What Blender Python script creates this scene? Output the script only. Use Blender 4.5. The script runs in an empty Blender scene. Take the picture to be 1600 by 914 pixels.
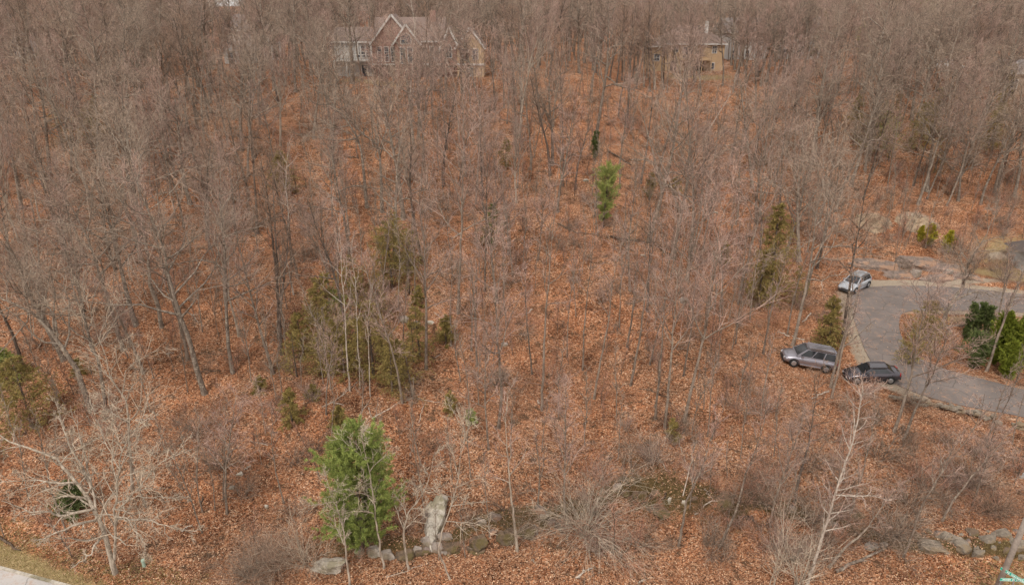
import bpy, math, random
import numpy as np
from mathutils import Vector, Matrix

# ------------------------------------------------------------------ camera, sky, sun, exposure
SC = bpy.context.scene
PITCH = math.radians(22.5)
FPX = 1081.0
CAMZ = 32.0
cam_d = bpy.data.cameras.new('camera'); cam = bpy.data.objects.new('camera', cam_d)
SC.collection.objects.link(cam)
cam.location = (0, 0, CAMZ); cam.rotation_euler = (math.radians(90) - PITCH, 0, 0)
cam_d.sensor_width = 36.0; cam_d.lens = FPX / 1600 * 36.0
cam_d.clip_start = 0.5; cam_d.clip_end = 9000
SC.camera = cam
SUN_EL, SUN_ROT = math.radians(52), math.radians(205)
w = bpy.data.worlds.new('World'); SC.world = w; w.use_nodes = True
nt = w.node_tree; nt.nodes.clear()
wo = nt.nodes.new('ShaderNodeOutputWorld'); bg = nt.nodes.new('ShaderNodeBackground')
sky = nt.nodes.new('ShaderNodeTexSky'); sky.sky_type = 'NISHITA'; sky.sun_disc = False
sky.sun_elevation = SUN_EL; sky.sun_rotation = SUN_ROT
sky.air_density = 1.0; sky.dust_density = 4.0; sky.ozone_density = 1.0
tcw = nt.nodes.new('ShaderNodeTexCoord'); nz = nt.nodes.new('ShaderNodeTexNoise')
nz.inputs['Scale'].default_value = 3.0; nz.inputs['Detail'].default_value = 6
nt.links.new(tcw.outputs['Generated'], nz.inputs['Vector'])
cr = nt.nodes.new('ShaderNodeValToRGB')
cr.color_ramp.elements[0].position = 0.3; cr.color_ramp.elements[0].color = (8.9, 8.7, 8.5, 1)
cr.color_ramp.elements[1].position = 0.75; cr.color_ramp.elements[1].color = (12.6, 12.2, 11.7, 1)
nt.links.new(nz.outputs['Fac'], cr.inputs['Fac'])
mxw = nt.nodes.new('ShaderNodeMix'); mxw.data_type = 'RGBA'; mxw.inputs[0].default_value = 0.85
nt.links.new(sky.outputs[0], mxw.inputs[6]); nt.links.new(cr.outputs[0], mxw.inputs[7])
nt.links.new(mxw.outputs[2], bg.inputs['Color']); bg.inputs['Strength'].default_value = 0.085
nt.links.new(bg.outputs[0], wo.inputs[0])
sd = bpy.data.lights.new('sun', 'SUN'); sd.energy = 1.5; sd.angle = math.radians(10); sd.color = (1.0, 0.95, 0.88)
sun = bpy.data.objects.new('sun', sd); SC.collection.objects.link(sun)
sun.rotation_euler = (math.radians(90) - SUN_EL, 0, math.radians(-25))
SC.view_settings.view_transform = 'Standard'; SC.view_settings.look = 'None'
SC.view_settings.exposure = 0.5; SC.view_settings.gamma = 1.0
SC.view_settings.use_curve_mapping = False
SC.cycles.max_bounces = 4; SC.cycles.diffuse_bounces = 3; SC.cycles.glossy_bounces = 2
SC.cycles.transparent_max_bounces = 4

RNG = np.random.default_rng(7)
COL = SC.collection

# ------------------------------------------------------------------ materials
def new_mat(name):
    m = bpy.data.materials.new(name); m.use_nodes = True
    n = m.node_tree.nodes; b = n['Principled BSDF']
    return m, m.node_tree, b
def node(t, kind, **kw):
    n = t.nodes.new(kind)
    for k, v in kw.items():
        if k.startswith('i_'): n.inputs[k[2:].replace('_', ' ')].default_value = v
        else: setattr(n, k, v)
    return n
def ramp(t, stops, fac=None, interp='LINEAR'):
    r = t.nodes.new('ShaderNodeValToRGB'); e = r.color_ramp; e.interpolation = interp
    while len(e.elements) < len(stops): e.elements.new(0.5)
    for el, (p, c) in zip(e.elements, stops):
        el.position = p; el.color = (c[0], c[1], c[2], 1) if not isinstance(c, (int, float)) else (c, c, c, 1)
    if fac is not None: t.links.new(fac, r.inputs['Fac'])
    return r
def mixc(t, a, b, fac, mode='MIX'):
    m = t.nodes.new('ShaderNodeMix'); m.data_type = 'RGBA'; m.blend_type = mode
    for s, v in ((6, a), (7, b), (0, fac)):
        if isinstance(v, bpy.types.NodeSocket): t.links.new(v, m.inputs[s])
        elif s == 0: m.inputs[0].default_value = v
        else: m.inputs[s].default_value = (*v, 1)
    return m.outputs[2]
def obj_coord(t, scale=None):
    tc = t.nodes.new('ShaderNodeTexCoord')
    if scale is None: return tc.outputs['Object']
    mp = t.nodes.new('ShaderNodeMapping'); mp.inputs['Scale'].default_value = scale
    t.links.new(tc.outputs['Object'], mp.inputs['Vector']); return mp.outputs[0]
def noise_fac(t, vec, scale, detail=4, rough=0.55):
    n = node(t, 'ShaderNodeTexNoise', i_Scale=scale, i_Detail=detail, i_Roughness=rough)
    t.links.new(vec, n.inputs['Vector']); return n.outputs['Fac']

def bark_mat(name, c1, c2, spots=None, scale=6.0):
    m, t, b = new_mat(name)
    oi = t.nodes.new('ShaderNodeObjectInfo')
    v = obj_coord(t, (1, 1, 0.25))
    f = noise_fac(t, v, scale, 5, 0.7)
    base = mixc(t, c1, c2, oi.outputs['Random'])
    dark = mixc(t, base, (0.35, 0.32, 0.30), ramp(t, [(0.4, 0.0), (0.62, 0.85)], f).outputs[0], 'MULTIPLY')
    out = dark
    if spots is not None:
        f2 = noise_fac(t, obj_coord(t, (1, 1, 1.8)), 3.5, 3)
        out = mixc(t, dark, spots, ramp(t, [(0.56, 0.0), (0.64, 0.75)], f2).outputs[0])
    t.links.new(out, b.inputs['Base Color']); b.inputs['Roughness'].default_value = 0.92
    b.inputs['Specular IOR Level'].default_value = 0.15
    return m
def twig_mat(name, c1, c2):
    m, t, b = new_mat(name)
    oi = t.nodes.new('ShaderNodeObjectInfo')
    geo = t.nodes.new('ShaderNodeNewGeometry')
    base = mixc(t, c1, c2, oi.outputs['Random'])
    r = ramp(t, [(0.0, 0.30), (0.4, 0.85), (0.75, 1.4), (1.0, 2.1)], geo.outputs['Random Per Island'])
    out = mixc(t, base, r.outputs[0], 1.0, 'MULTIPLY')
    t.links.new(out, b.inputs['Base Color']); b.inputs['Roughness'].default_value = 0.85
    b.inputs['Specular IOR Level'].default_value = 0.2
    return m
def leaf_mat(name, stops):
    m, t, b = new_mat(name)
    geo = t.nodes.new('ShaderNodeNewGeometry')
    r = ramp(t, stops, geo.outputs['Random Per Island'])
    f = noise_fac(t, obj_coord(t), 1.3, 3)
    out = mixc(t, r.outputs[0], ramp(t, [(0.3, 0.65), (0.7, 1.2)], f).outputs[0], 1.0, 'MULTIPLY')
    t.links.new(out, b.inputs['Base Color']); b.inputs['Roughness'].default_value = 0.7
    b.inputs['Specular IOR Level'].default_value = 0.25
    return m
def plain(name, c, rough=0.7, metal=0.0, var=0.12, scale=3.0, spec=0.4, coat=0.0):
    m, t, b = new_mat(name)
    f = noise_fac(t, obj_coord(t), scale, 5, 0.65)
    lo = tuple(x * (1 - var) for x in c); hi = tuple(min(1, x * (1 + var)) for x in c)
    t.links.new(ramp(t, [(0.3, lo), (0.7, hi)], f).outputs[0], b.inputs['Base Color'])
    b.inputs['Roughness'].default_value = rough; b.inputs['Metallic'].default_value = metal
    b.inputs['Specular IOR Level'].default_value = spec
    if coat: b.inputs['Coat Weight'].default_value = coat; b.inputs['Coat Roughness'].default_value = 0.08
    return m
def striped(name, c, gap, scale, axis='Z', rough=0.75, thick=0.12):
    """boards or shingles: thin dark joints at regular spacing"""
    m, t, b = new_mat(name)
    wv = node(t, 'ShaderNodeTexWave', i_Scale=scale, i_Distortion=0.3, i_Detail=1.0)
    wv.wave_type = 'BANDS'; wv.bands_direction = axis; wv.wave_profile = 'SAW'
    t.links.new(obj_coord(t), wv.inputs['Vector'])
    f = noise_fac(t, obj_coord(t), 1.2, 6, 0.7)
    base = mixc(t, tuple(x * 0.75 for x in c), tuple(min(1, x * 1.15) for x in c), f)
    out = mixc(t, base, gap, ramp(t, [(0.0, 1.0), (thick, 0.0)], wv.outputs['Fac']).outputs[0])
    t.links.new(out, b.inputs['Base Color']); b.inputs['Roughness'].default_value = rough
    return m
def brick_mat(name, c1, c2, mortar):
    m, t, b = new_mat(name)
    tc = t.nodes.new('ShaderNodeTexCoord'); sp = t.nodes.new('ShaderNodeSeparateXYZ'); cb = t.nodes.new('ShaderNodeCombineXYZ')
    t.links.new(tc.outputs['Object'], sp.inputs[0])
    ad = node(t, 'ShaderNodeMath', operation='ADD'); t.links.new(sp.outputs[0], ad.inputs[0]); t.links.new(sp.outputs[1], ad.inputs[1])
    t.links.new(ad.outputs[0], cb.inputs[0]); t.links.new(sp.outputs[2], cb.inputs[1])
    br = node(t, 'ShaderNodeTexBrick', i_Scale=4.0); t.links.new(cb.outputs[0], br.inputs['Vector'])
    br.inputs['Color1'].default_value = (*c1, 1); br.inputs['Color2'].default_value = (*c2, 1); br.inputs['Mortar'].default_value = (*mortar, 1)
    t.links.new(br.outputs['Color'], b.inputs['Base Color']); b.inputs['Roughness'].default_value = 0.9
    return m

M = {}
M['bark_grey'] = bark_mat('bark_grey', (0.22, 0.175, 0.14), (0.33, 0.265, 0.21), (0.42, 0.37, 0.30))
M['bark_dark'] = bark_mat('bark_dark', (0.13, 0.10, 0.08), (0.21, 0.16, 0.13))
M['bark_mid'] = bark_mat('bark_mid', (0.21, 0.163, 0.13), (0.33, 0.26, 0.205), (0.36, 0.31, 0.24))
M['bark_pale'] = bark_mat('bark_pale', (0.52, 0.44, 0.35), (0.44, 0.36, 0.285))
M['bark_birch'] = bark_mat('bark_birch', (0.68, 0.60, 0.51), (0.58, 0.49, 0.41), None, 14)
M['twig_mauve'] = twig_mat('twig_mauve', (0.33, 0.235, 0.19), (0.41, 0.275, 0.225))
M['twig_tan'] = twig_mat('twig_tan', (0.28, 0.215, 0.165), (0.36, 0.275, 0.21))
M['twig_pale'] = twig_mat('twig_pale', (0.47, 0.385, 0.295), (0.40, 0.32, 0.24))
M['twig_dark'] = twig_mat('twig_dark', (0.25, 0.165, 0.115), (0.34, 0.225, 0.16))
M['twig_red'] = twig_mat('twig_red', (0.48, 0.235, 0.15), (0.42, 0.235, 0.165))
M['needle_bright'] = leaf_mat('needle_bright', [(0, (0.17, 0.19, 0.05)), (0.5, (0.32, 0.36, 0.09)), (1, (0.52, 0.55, 0.20))])
M['needle_pine'] = leaf_mat('needle_pine', [(0, (0.11, 0.15, 0.04)), (0.5, (0.26, 0.32, 0.075)), (1, (0.46, 0.50, 0.145))])
M['needle_dull'] = leaf_mat('needle_dull', [(0, (0.149, 0.112, 0.038)), (0.5, (0.265, 0.206, 0.062)), (1, (0.426, 0.309, 0.103))])
M['needle_dark'] = leaf_mat('needle_dark', [(0, (0.057, 0.076, 0.027)), (0.5, (0.114, 0.145, 0.045)), (1, (0.190, 0.221, 0.068))])
M['needle_hedge'] = leaf_mat('needle_hedge', [(0, (0.088, 0.117, 0.016)), (0.5, (0.187, 0.225, 0.024)), (1, (0.330, 0.342, 0.048))])
M['needle_gold'] = leaf_mat('needle_gold', [(0, (0.204, 0.192, 0.014)), (0.5, (0.425, 0.368, 0.035)), (1, (0.714, 0.592, 0.070))])
M['leaf_litter'] = leaf_mat('leaf_litter', [(0, (0.13, 0.065, 0.04)), (0.35, (0.33, 0.16, 0.09)), (0.65, (0.48, 0.26, 0.15)), (0.88, (0.60, 0.36, 0.21)), (1, (0.72, 0.52, 0.36))])
M['dry_grass'] = leaf_mat('dry_grass', [(0, (0.20, 0.16, 0.05)), (0.5, (0.36, 0.29, 0.11)), (1, (0.50, 0.42, 0.2))])
M['wood_pale'] = bark_mat('wood_pale', (0.62, 0.53, 0.44), (0.5, 0.4, 0.32))
M['wood_dark'] = bark_mat('wood_dark', (0.13, 0.09, 0.065), (0.19, 0.135, 0.10))

def rock_mat(name, c1, c2, moss):
    m, t, b = new_mat(name)
    v = obj_coord(t)
    f = noise_fac(t, v, 2.2, 8, 0.7); f2 = noise_fac(t, v, 0.9, 5)
    base = ramp(t, [(0.32, c1), (0.62, c2)], f).outputs[0]
    base = mixc(t, base, moss, ramp(t, [(0.5, 0.0), (0.6, 0.8)], f2).outputs[0])
    vo = node(t, 'ShaderNodeTexVoronoi', i_Scale=1.3, feature='DISTANCE_TO_EDGE')
    nn = node(t, 'ShaderNodeTexNoise', i_Scale=2.0, i_Detail=5.0); t.links.new(v, nn.inputs['Vector'])
    mv = mixc(t, v, nn.outputs['Color'], 0.5); t.links.new(mv, vo.inputs['Vector'])
    base = mixc(t, base, (0.10, 0.08, 0.06), ramp(t, [(0.0, 0.55), (0.025, 0.0)], vo.outputs['Distance']).outputs[0])
    t.links.new(base, b.inputs['Base Color']); b.inputs['Roughness'].default_value = 0.95
    bp = node(t, 'ShaderNodeBump', i_Strength=0.8, i_Distance=0.08); t.links.new(f, bp.inputs['Height']); t.links.new(bp.outputs[0], b.inputs['Normal'])
    return m
M['rock_pale'] = rock_mat('rock_pale', (0.30, 0.26, 0.21), (0.56, 0.50, 0.42), (0.20, 0.17, 0.10))
M['rock_grey'] = rock_mat('rock_grey', (0.19, 0.15, 0.125), (0.38, 0.32, 0.27), (0.20, 0.155, 0.10))
M['rock_bank'] = rock_mat('rock_bank', (0.10, 0.08, 0.06), (0.29, 0.235, 0.18), (0.20, 0.14, 0.08))
M['rock_brown'] = rock_mat('rock_brown', (0.10, 0.075, 0.06), (0.27, 0.20, 0.165), (0.36, 0.21, 0.13))
M['rock_moss'] = rock_mat('rock_moss', (0.065, 0.045, 0.03), (0.21, 0.14, 0.09), (0.10, 0.075, 0.022))

# ------------------------------------------------------------------ terrain function
def vnoise(x, y, seed):
    x = np.asarray(x, float); y = np.asarray(y, float)
    xi = np.floor(x); yi = np.floor(y); fx = x - xi; fy = y - yi
    fx = fx * fx * (3 - 2 * fx); fy = fy * fy * (3 - 2 * fy)
    def h(a, b):
        s = np.sin(a * 127.1 + b * 311.7 + seed * 74.7) * 43758.5453
        return s - np.floor(s)
    return ((h(xi, yi) * (1 - fx) + h(xi + 1, yi) * fx) * (1 - fy) + (h(xi, yi + 1) * (1 - fx) + h(xi + 1, yi + 1) * fx) * fy) * 2 - 1
def sstep(a, b, x):
    t = np.clip((x - a) / (b - a), 0, 1); return t * t * (3 - 2 * t)

def H0(x, y):
    x = np.asarray(x, float); y = np.asarray(y, float)
    c = np.interp(y, [-60, 28, 35, 40, 56, 80, 100, 120, 132, 200, 500, 1200, 4000], [0, .3, .6, 2.0, 5.2, 10.6, 15.6, 20.6, 21.4, 22, 23, 27, 28])
    r = np.interp(y, [-60, 28, 36, 46, 78, 86, 96, 125, 145, 200, 500, 1200, 4000], [0.3, .6, 1.2, 2.3, 3.3, 5.6, 8.0, 17.5, 20.5, 21, 27, 34, 36])
    s = sstep(10, 29, x)
    return c * (1 - s) + r * s
def ray(u, v):
    xc = (u - 800) / FPX; yc = (457 - v) / FPX
    return np.array([xc, math.cos(PITCH) + yc * math.sin(PITCH), -math.sin(PITCH) + yc * math.cos(PITCH)])
def cast(u, v, Hf):
    d = ray(u, v); t = np.arange(15, 700, 0.08)
    P = d[None] * t[:, None]; P[:, 2] += CAMZ
    below = P[:, 2] < Hf(P[:, 0], P[:, 1])
    i = int(np.argmax(below)) if below.any() else len(t) - 1
    return P[i]
def proj(P):
    P = np.atleast_2d(P); z = P[:, 2] - CAMZ
    dep = P[:, 1] * math.cos(PITCH) - z * math.sin(PITCH)
    yc = (z * math.cos(PITCH) + P[:, 1] * math.sin(PITCH)) / dep
    return 800 + P[:, 0] / dep * FPX, 457 - yc * FPX

def px_poly(pts): return np.array([cast(u, v, H0)[:2] for u, v in pts])
DRIVE = px_poly([(1340, 450), (1400, 447), (1460, 448), (1520, 452), (1600, 461), (1680, 470), (1680, 498), (1600, 489), (1540, 487), (1480, 486), (1440, 486),
                 (1412, 488), (1405, 496), (1404, 515), (1412, 535), (1432, 558), (1470, 577), (1530, 592), (1600, 610), (1690, 634),
                 (1690, 680), (1600, 652), (1530, 640), (1470, 627), (1420, 611), (1385, 594), (1366, 575), (1352, 550), (1339, 515), (1331, 490), (1328, 465)])
def poly_dist(x, y, poly):
    """signed distance, negative inside"""
    x = np.asarray(x, float); y = np.asarray(y, float); shp = x.shape; x = x.ravel(); y = y.ravel()
    d = np.full(x.shape, 1e9); ins = np.zeros(x.shape, bool)
    n = len(poly)
    for i in range(n):
        a = poly[i]; b = poly[(i + 1) % n]; e = b - a
        t = np.clip(((x - a[0]) * e[0] + (y - a[1]) * e[1]) / (e @ e + 1e-12), 0, 1)
        d = np.minimum(d, np.hypot(x - a[0] - t * e[0], y - a[1] - t * e[1]))
        cnd = (a[1] > y) != (b[1] > y)
        xs = a[0] + (y - a[1]) * e[0] / (e[1] if abs(e[1]) > 1e-12 else 1e-12)
        ins ^= cnd & (x < xs)
    return np.where(ins, -d, d).reshape(shp)
# ledge line along the foot of the slope
LEDGE = px_poly([(430, 893), (520, 893), (560, 872), (640, 868), (700, 862), (760, 842), (830, 828), (900, 818), (990, 790), (1060, 800), (1150, 815), (1250, 810), (1330, 835), (1400, 862), (1480, 868), (1600, 875), (1800, 885)])
_o = np.argsort(LEDGE[:, 0]); LX, LY = LEDGE[_o, 0], LEDGE[_o, 1]
ROADP = np.array([cast(0, 891, H0)[:2], cast(88, 914, H0)[:2]])
def road_side(x, y):      # distance beyond the road's edge (positive = towards the wood)
    a, b = ROADP; e = (b - a) / np.linalg.norm(b - a)
    return (x - a[0]) * (-e[1]) + (y - a[1]) * e[0]
_drive_cache = {}
HB1 = cast(636, 121, H0); HB2 = cast(1075, 111, H0)
def H(x, y):
    x = np.asarray(x, float); y = np.asarray(y, float)
    z = H0(x, y)
    k = sstep(0.3, 3.0, poly_dist(x, y, DRIVE)) if np.any((x > 22) & (y > 38) & (y < 90)) else np.ones(x.shape)
    k = k * sstep(-0.5, 2.5, road_side(x, y))
    n = 0.55 * vnoise(x / 9, y / 9, 1) + 0.28 * vnoise(x / 3.1, y / 3.1, 2) + 0.10 * vnoise(x / 1.1, y / 1.1, 3) + 0.04 * vnoise(x / .5, y / .5, 4)
    amp = 0.25 + 0.75 * sstep(36, 42, y)
    z = z + n * k * amp * np.where(y > 200, 3.0, 1.0)
    ly = np.interp(x, LX, LY)
    h = 1.35 * sstep(-16, -10, x) * (0.55 + 0.45 * vnoise(x / 2.5, 0 * x, 9)) * (1 - 0.5 * sstep(14, 22, x))
    dy = y - ly + 0.5 * vnoise(x / 1.2, y / 1.2, 8)
    z = z + h * (sstep(-0.2, 0.35, dy) - sstep(1.0, 9.0, dy)) * k
    for hb, hw_ in ((HB1, 14.5), (HB2, 9.5)):
        mm = sstep(-hw_ - 3, -hw_, x - hb[0] - (-1 if hb is HB1 else 0)) * (1 - sstep(hw_, hw_ + 3, x - hb[0])) * sstep(-2.5, 0, y - hb[1]) * (1 - sstep(13, 17, y - hb[1]))
        z = z * (1 - mm) + (hb[2] - .1) * mm
    # broken hummocks above the ledge, right of centre
    m = sstep(3, 7, x) * (1 - sstep(17, 22, x)) * sstep(36, 39, y) * (1 - sstep(45, 50, y))
    z = z + m * 0.5 * np.abs(vnoise(x / 1.6, y / 1.3, 11))
    return z
def G(u, v): return cast(u, v, H)
def gz(x, y): return float(H(np.array([x]), np.array([y]))[0])
def on_plane(u, v, yy):
    d = ray(u, v); t = yy / d[1]; return np.array([d[0] * t, yy, CAMZ + d[2] * t])

# ------------------------------------------------------------------ mesh helpers
def link_mesh(name, V, F, mat, parent=None, smooth=False, mats=None, midx=None):
    me = bpy.data.meshes.new(name)
    V = np.asarray(V, dtype=np.float32)
    if isinstance(F, np.ndarray):
        k = F.shape[1]; nf = len(F)
        me.vertices.add(len(V)); me.vertices.foreach_set('co', V.ravel())
        me.loops.add(nf * k); me.loops.foreach_set('vertex_index', F.astype(np.int32).ravel())
        me.polygons.add(nf); me.polygons.foreach_set('loop_start', np.arange(0, nf * k, k, dtype=np.int32))
        me.update(calc_edges=True)
    else:
        me.from_pydata([tuple(map(float, v)) for v in V], [], [tuple(f) for f in F]); me.update()
    for mm in (mats or [mat]): me.materials.append(mm)
    if midx is not None: me.polygons.foreach_set('material_index', np.asarray(midx, dtype=np.int32))
    if smooth: me.polygons.foreach_set('use_smooth', np.ones(len(me.polygons), bool))
    o = bpy.data.objects.new(name, me); COL.objects.link(o)
    if parent is not None: o.parent = parent
    return o
def thing(name, label, cat, loc=(0, 0, 0), rotz=0.0, group=None):
    o = bpy.data.objects.new(name, None); COL.objects.link(o); o.empty_display_size = 0.3
    o.location = tuple(map(float, loc)); o.rotation_euler = (0, 0, rotz); o['label'] = label; o['category'] = cat
    if group: o['group'] = group
    return o
def tag(o, label, cat, group=None):
    o['label'] = label; o['category'] = cat
    if group: o['group'] = group
    return o
class MB:
    """collects shapes, then links them as one mesh object"""
    def __init__(s): s.V = []; s.F = []
    def add(s, V, F):
        n = len(s.V); s.V += [tuple(map(float, v)) for v in V]; s.F += [tuple(i + n for i in f) for f in F]; return s
    def box(s, x0, x1, y0, y1, z0, z1):
        V = [(x, y, z) for z in (z0, z1) for y in (y0, y1) for x in (x0, x1)]
        return s.add(V, [(0, 2, 3, 1), (4, 5, 7, 6), (0, 1, 5, 4), (2, 6, 7, 3), (0, 4, 6, 2), (1, 3, 7, 5)])
    def bar(s, a, b, wdt, hgt=None, up=(0, 0, 1)):
        a = Vector(a); b = Vector(b); d = (b - a).normalized(); hgt = hgt or wdt
        u = Vector(up); sx = d.cross(u)
        if sx.length < 1e-4: sx = d.cross(Vector((1, 0, 0)))
        sx.normalize(); sy = sx.cross(d)
        V = [p + sx * i * wdt / 2 + sy * j * hgt / 2 for p in (a, b) for i, j in ((-1, -1), (1, -1), (1, 1), (-1, 1))]
        return s.add(V, [(0, 1, 2, 3), (7, 6, 5, 4), (0, 4, 5, 1), (1, 5, 6, 2), (2, 6, 7, 3), (3, 7, 4, 0)])
    def cyl(s, a, b, r0, r1=None, n=12):
        a = Vector(a); b = Vector(b); r1 = r0 if r1 is None else r1; d = (b - a).normalized()
        u = d.cross(Vector((0, 0, 1)));  u = d.cross(Vector((1, 0, 0))) if u.length < 1e-3 else u
        u.normalize(); w_ = d.cross(u)
        V = [p + (u * math.cos(2 * math.pi * i / n) + w_ * math.sin(2 * math.pi * i / n)) * r for p, r in ((a, r0), (b, r1)) for i in range(n)]
        F = [(i, (i + 1) % n, n + (i + 1) % n, n + i) for i in range(n)] + [tuple(range(n))[::-1], tuple(range(n, 2 * n))]
        return s.add(V, F)
    def prism(s, pts, y0, y1):   # outline in x,z extruded along y
        n = len(pts); V = [(x, y0, z) for x, z in pts] + [(x, y1, z) for x, z in pts]
        return s.add(V, [tuple(range(n)), tuple(range(n, 2 * n))[::-1]] + [(i, n + i, n + (i + 1) % n, (i + 1) % n) for i in range(n)])
    def build(s, name, mat, parent=None, smooth=False): return link_mesh(name, s.V, s.F, mat, parent, smooth)

# ------------------------------------------------------------------ the ground sheet
def axis_pts(lo, hi, a, b, step, grow=1.18):
    c = list(np.arange(a, b + 1e-6, step)); st = step
    x = b
    while x < hi: st *= grow; x += st; c.append(min(x, hi))
    st = step; x = a
    while x > lo: st *= grow; x -= st; c.insert(0, max(x, lo))
    return np.array(sorted(set(c)))
gx = axis_pts(-3500, 3500, -62, 66, 0.36, 1.12); gy = axis_pts(-120, 4000, 26, 92, 0.3, 1.03)
XX, YY = np.meshgrid(gx, gy); ZZ = H(XX, YY)
nx, ny = len(gx), len(gy)
ii = (np.arange(ny - 1)[:, None] * nx + np.arange(nx - 1)[None]).ravel()
gF = np.stack([ii, ii + 1, ii + nx + 1, ii + nx], 1)
gV = np.stack([XX.ravel(), YY.ravel(), ZZ.ravel()], 1)

def ground_mat():
    m, t, b = new_mat('leaf_strewn_ground')
    v = obj_coord(t)
    wn = node(t, 'ShaderNodeTexNoise', i_Scale=3.0, i_Detail=3.0); t.links.new(v, wn.inputs['Vector'])
    dv = node(t, 'ShaderNodeVectorMath', operation='SCALE'); t.links.new(wn.outputs['Color'], dv.inputs[0]); dv.inputs['Scale'].default_value = 0.35
    av = node(t, 'ShaderNodeVectorMath', operation='ADD'); t.links.new(v, av.inputs[0]); t.links.new(dv.outputs[0], av.inputs[1])
    vo = node(t, 'ShaderNodeTexVoronoi', i_Scale=12.5); t.links.new(av.outputs[0], vo.inputs['Vector'])
    sp = t.nodes.new('ShaderNodeSeparateColor'); t.links.new(vo.outputs['Color'], sp.inputs[0])
    leaf = ramp(t, [(0.0, (0.06, 0.028, 0.016)), (0.22, (0.18, 0.08, 0.041)), (0.5, (0.39, 0.178, 0.09)), (0.76, (0.53, 0.262, 0.14)), (0.92, (0.64, 0.385, 0.235)), (1.0, (0.78, 0.57, 0.42))], sp.outputs[0]).outputs[0]
    # patches: older darker leaves, greyer duff, redder fresh leaves
    p1 = noise_fac(t, v, 0.35, 6, 0.62); p2 = noise_fac(t, v, 0.11, 4, 0.6); p3 = noise_fac(t, v, 1.1, 6, 0.7)
    c = mixc(t, leaf, mixc(t, leaf, (0.52, 0.47, 0.45), 1.0, 'MULTIPLY'), ramp(t, [(0.48, 0.0), (0.66, 0.75)], p1).outputs[0])
    c = mixc(t, c, (0.27, 0.17, 0.115), ramp(t, [(0.50, 0.0), (0.68, 0.45)], p2).outputs[0])
    c = mixc(t, c, (0.085, 0.055, 0.035), ramp(t, [(0.54, 0.0), (0.63, 0.9)], p3).outputs[0])  # dark soil holes, with crevice shade painted into the colour by noise
    p4 = noise_fac(t, v, 0.22, 5, 0.65)
    c = mixc(t, c, mixc(t, c, (1.06, 0.93, 0.84), 1.0, 'MULTIPLY'), ramp(t, [(0.42, 0.0), (0.58, 1.0)], p4).outputs[0])
    p5 = noise_fac(t, v, 0.55, 7, 0.7)
    c = mixc(t, c, mixc(t, c, (1.20, 1.18, 1.16), 1.0, 'MULTIPLY'), ramp(t, [(0.50, 0.0), (0.64, 1.0)], p5).outputs[0])
    c = mixc(t, c, mixc(t, c, (0.50, 0.45, 0.42), 1.0, 'MULTIPLY'), ramp(t, [(0.36, 1.0), (0.46, 0.0)], p5).outputs[0])
    at = node(t, 'ShaderNodeAttribute', attribute_name='cover')
    sa = t.nodes.new('ShaderNodeSeparateColor'); t.links.new(at.outputs['Color'], sa.inputs[0])
    # winter grass
    g1 = noise_fac(t, v, 5.0, 8, 0.8)
    grass = ramp(t, [(0.3, (0.18, 0.12, 0.055)), (0.5, (0.36, 0.255, 0.125)), (0.7, (0.50, 0.385, 0.215))], g1).outputs[0]
    def edge(chan, lo=0.35, hi=0.65):
        ad = node(t, 'ShaderNodeMath', operation='ADD'); t.links.new(chan, ad.inputs[0])
        mm = node(t, 'ShaderNodeMath', operation='MULTIPLY_ADD'); t.links.new(noise_fac(t, v, 1.8, 6, 0.75), mm.inputs[0]); mm.inputs[1].default_value = 0.9; mm.inputs[2].default_value = -0.45
        t.links.new(mm.outputs[0], ad.inputs[1]); return ramp(t, [(lo, 0.0), (hi, 1.0)], ad.outputs[0]).outputs[0]
    c = mixc(t, c, grass, edge(sa.outputs[0]))
    moss = ramp(t, [(0.3, (0.035, 0.024, 0.013)), (0.5, (0.11, 0.075, 0.03)), (0.72, (0.25, 0.15, 0.08))], g1).outputs[0]  # dark tone for moss and for the painted shade of the ledge crevice
    c = mixc(t, c, moss, edge(sa.outputs[1], 0.5, 0.75))
    grav = ramp(t, [(0.25, (0.24, 0.18, 0.13)), (0.5, (0.40, 0.32, 0.24)), (0.75, (0.55, 0.46, 0.36))], noise_fac(t, v, 9.0, 8, 0.8)).outputs[0]
    c = mixc(t, c, grav, edge(sa.outputs[2]))
    t.links.new(c, b.inputs['Base Color']); b.inputs['Roughness'].default_value = 0.95; b.inputs['Specular IOR Level'].default_value = 0.15
    hm = node(t, 'ShaderNodeMath', operation='ADD'); t.links.new(vo.outputs['Distance'], hm.inputs[0]); t.links.new(p3, hm.inputs[1])
    bp = node(t, 'ShaderNodeBump', i_Strength=0.9, i_Distance=0.10); t.links.new(hm.outputs[0], bp.inputs['Height']); t.links.new(bp.outputs[0], b.inputs['Normal'])
    return m
M['ground'] = ground_mat()
ground = link_mesh('ground', gV, gF, M['ground'], smooth=True); ground['kind'] = 'structure'
def blob(u, v, rx, ry):
    p = G(u, v); return np.exp(-(((XX - p[0]) / rx) ** 2 + ((YY - p[1]) / ry) ** 2))
def blobw(x, y, rx, ry): return np.exp(-(((XX - x) / rx) ** 2 + ((YY - y) / ry) ** 2))
rs = road_side(XX, YY); near = (YY < 60) & (XX < 0)
grassm = np.where(near, 0.85 * (1 - sstep(0.5, 2.7, rs + 0.14 * (XX + 30))), 0)
pr = G(1570, 905)
grassm = np.maximum(grassm, 1.0 * np.exp(-(((XX - pr[0] - 3) / 5.5) ** 2 + ((YY - pr[1] + 2.5) / 3.4) ** 2)))
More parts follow.
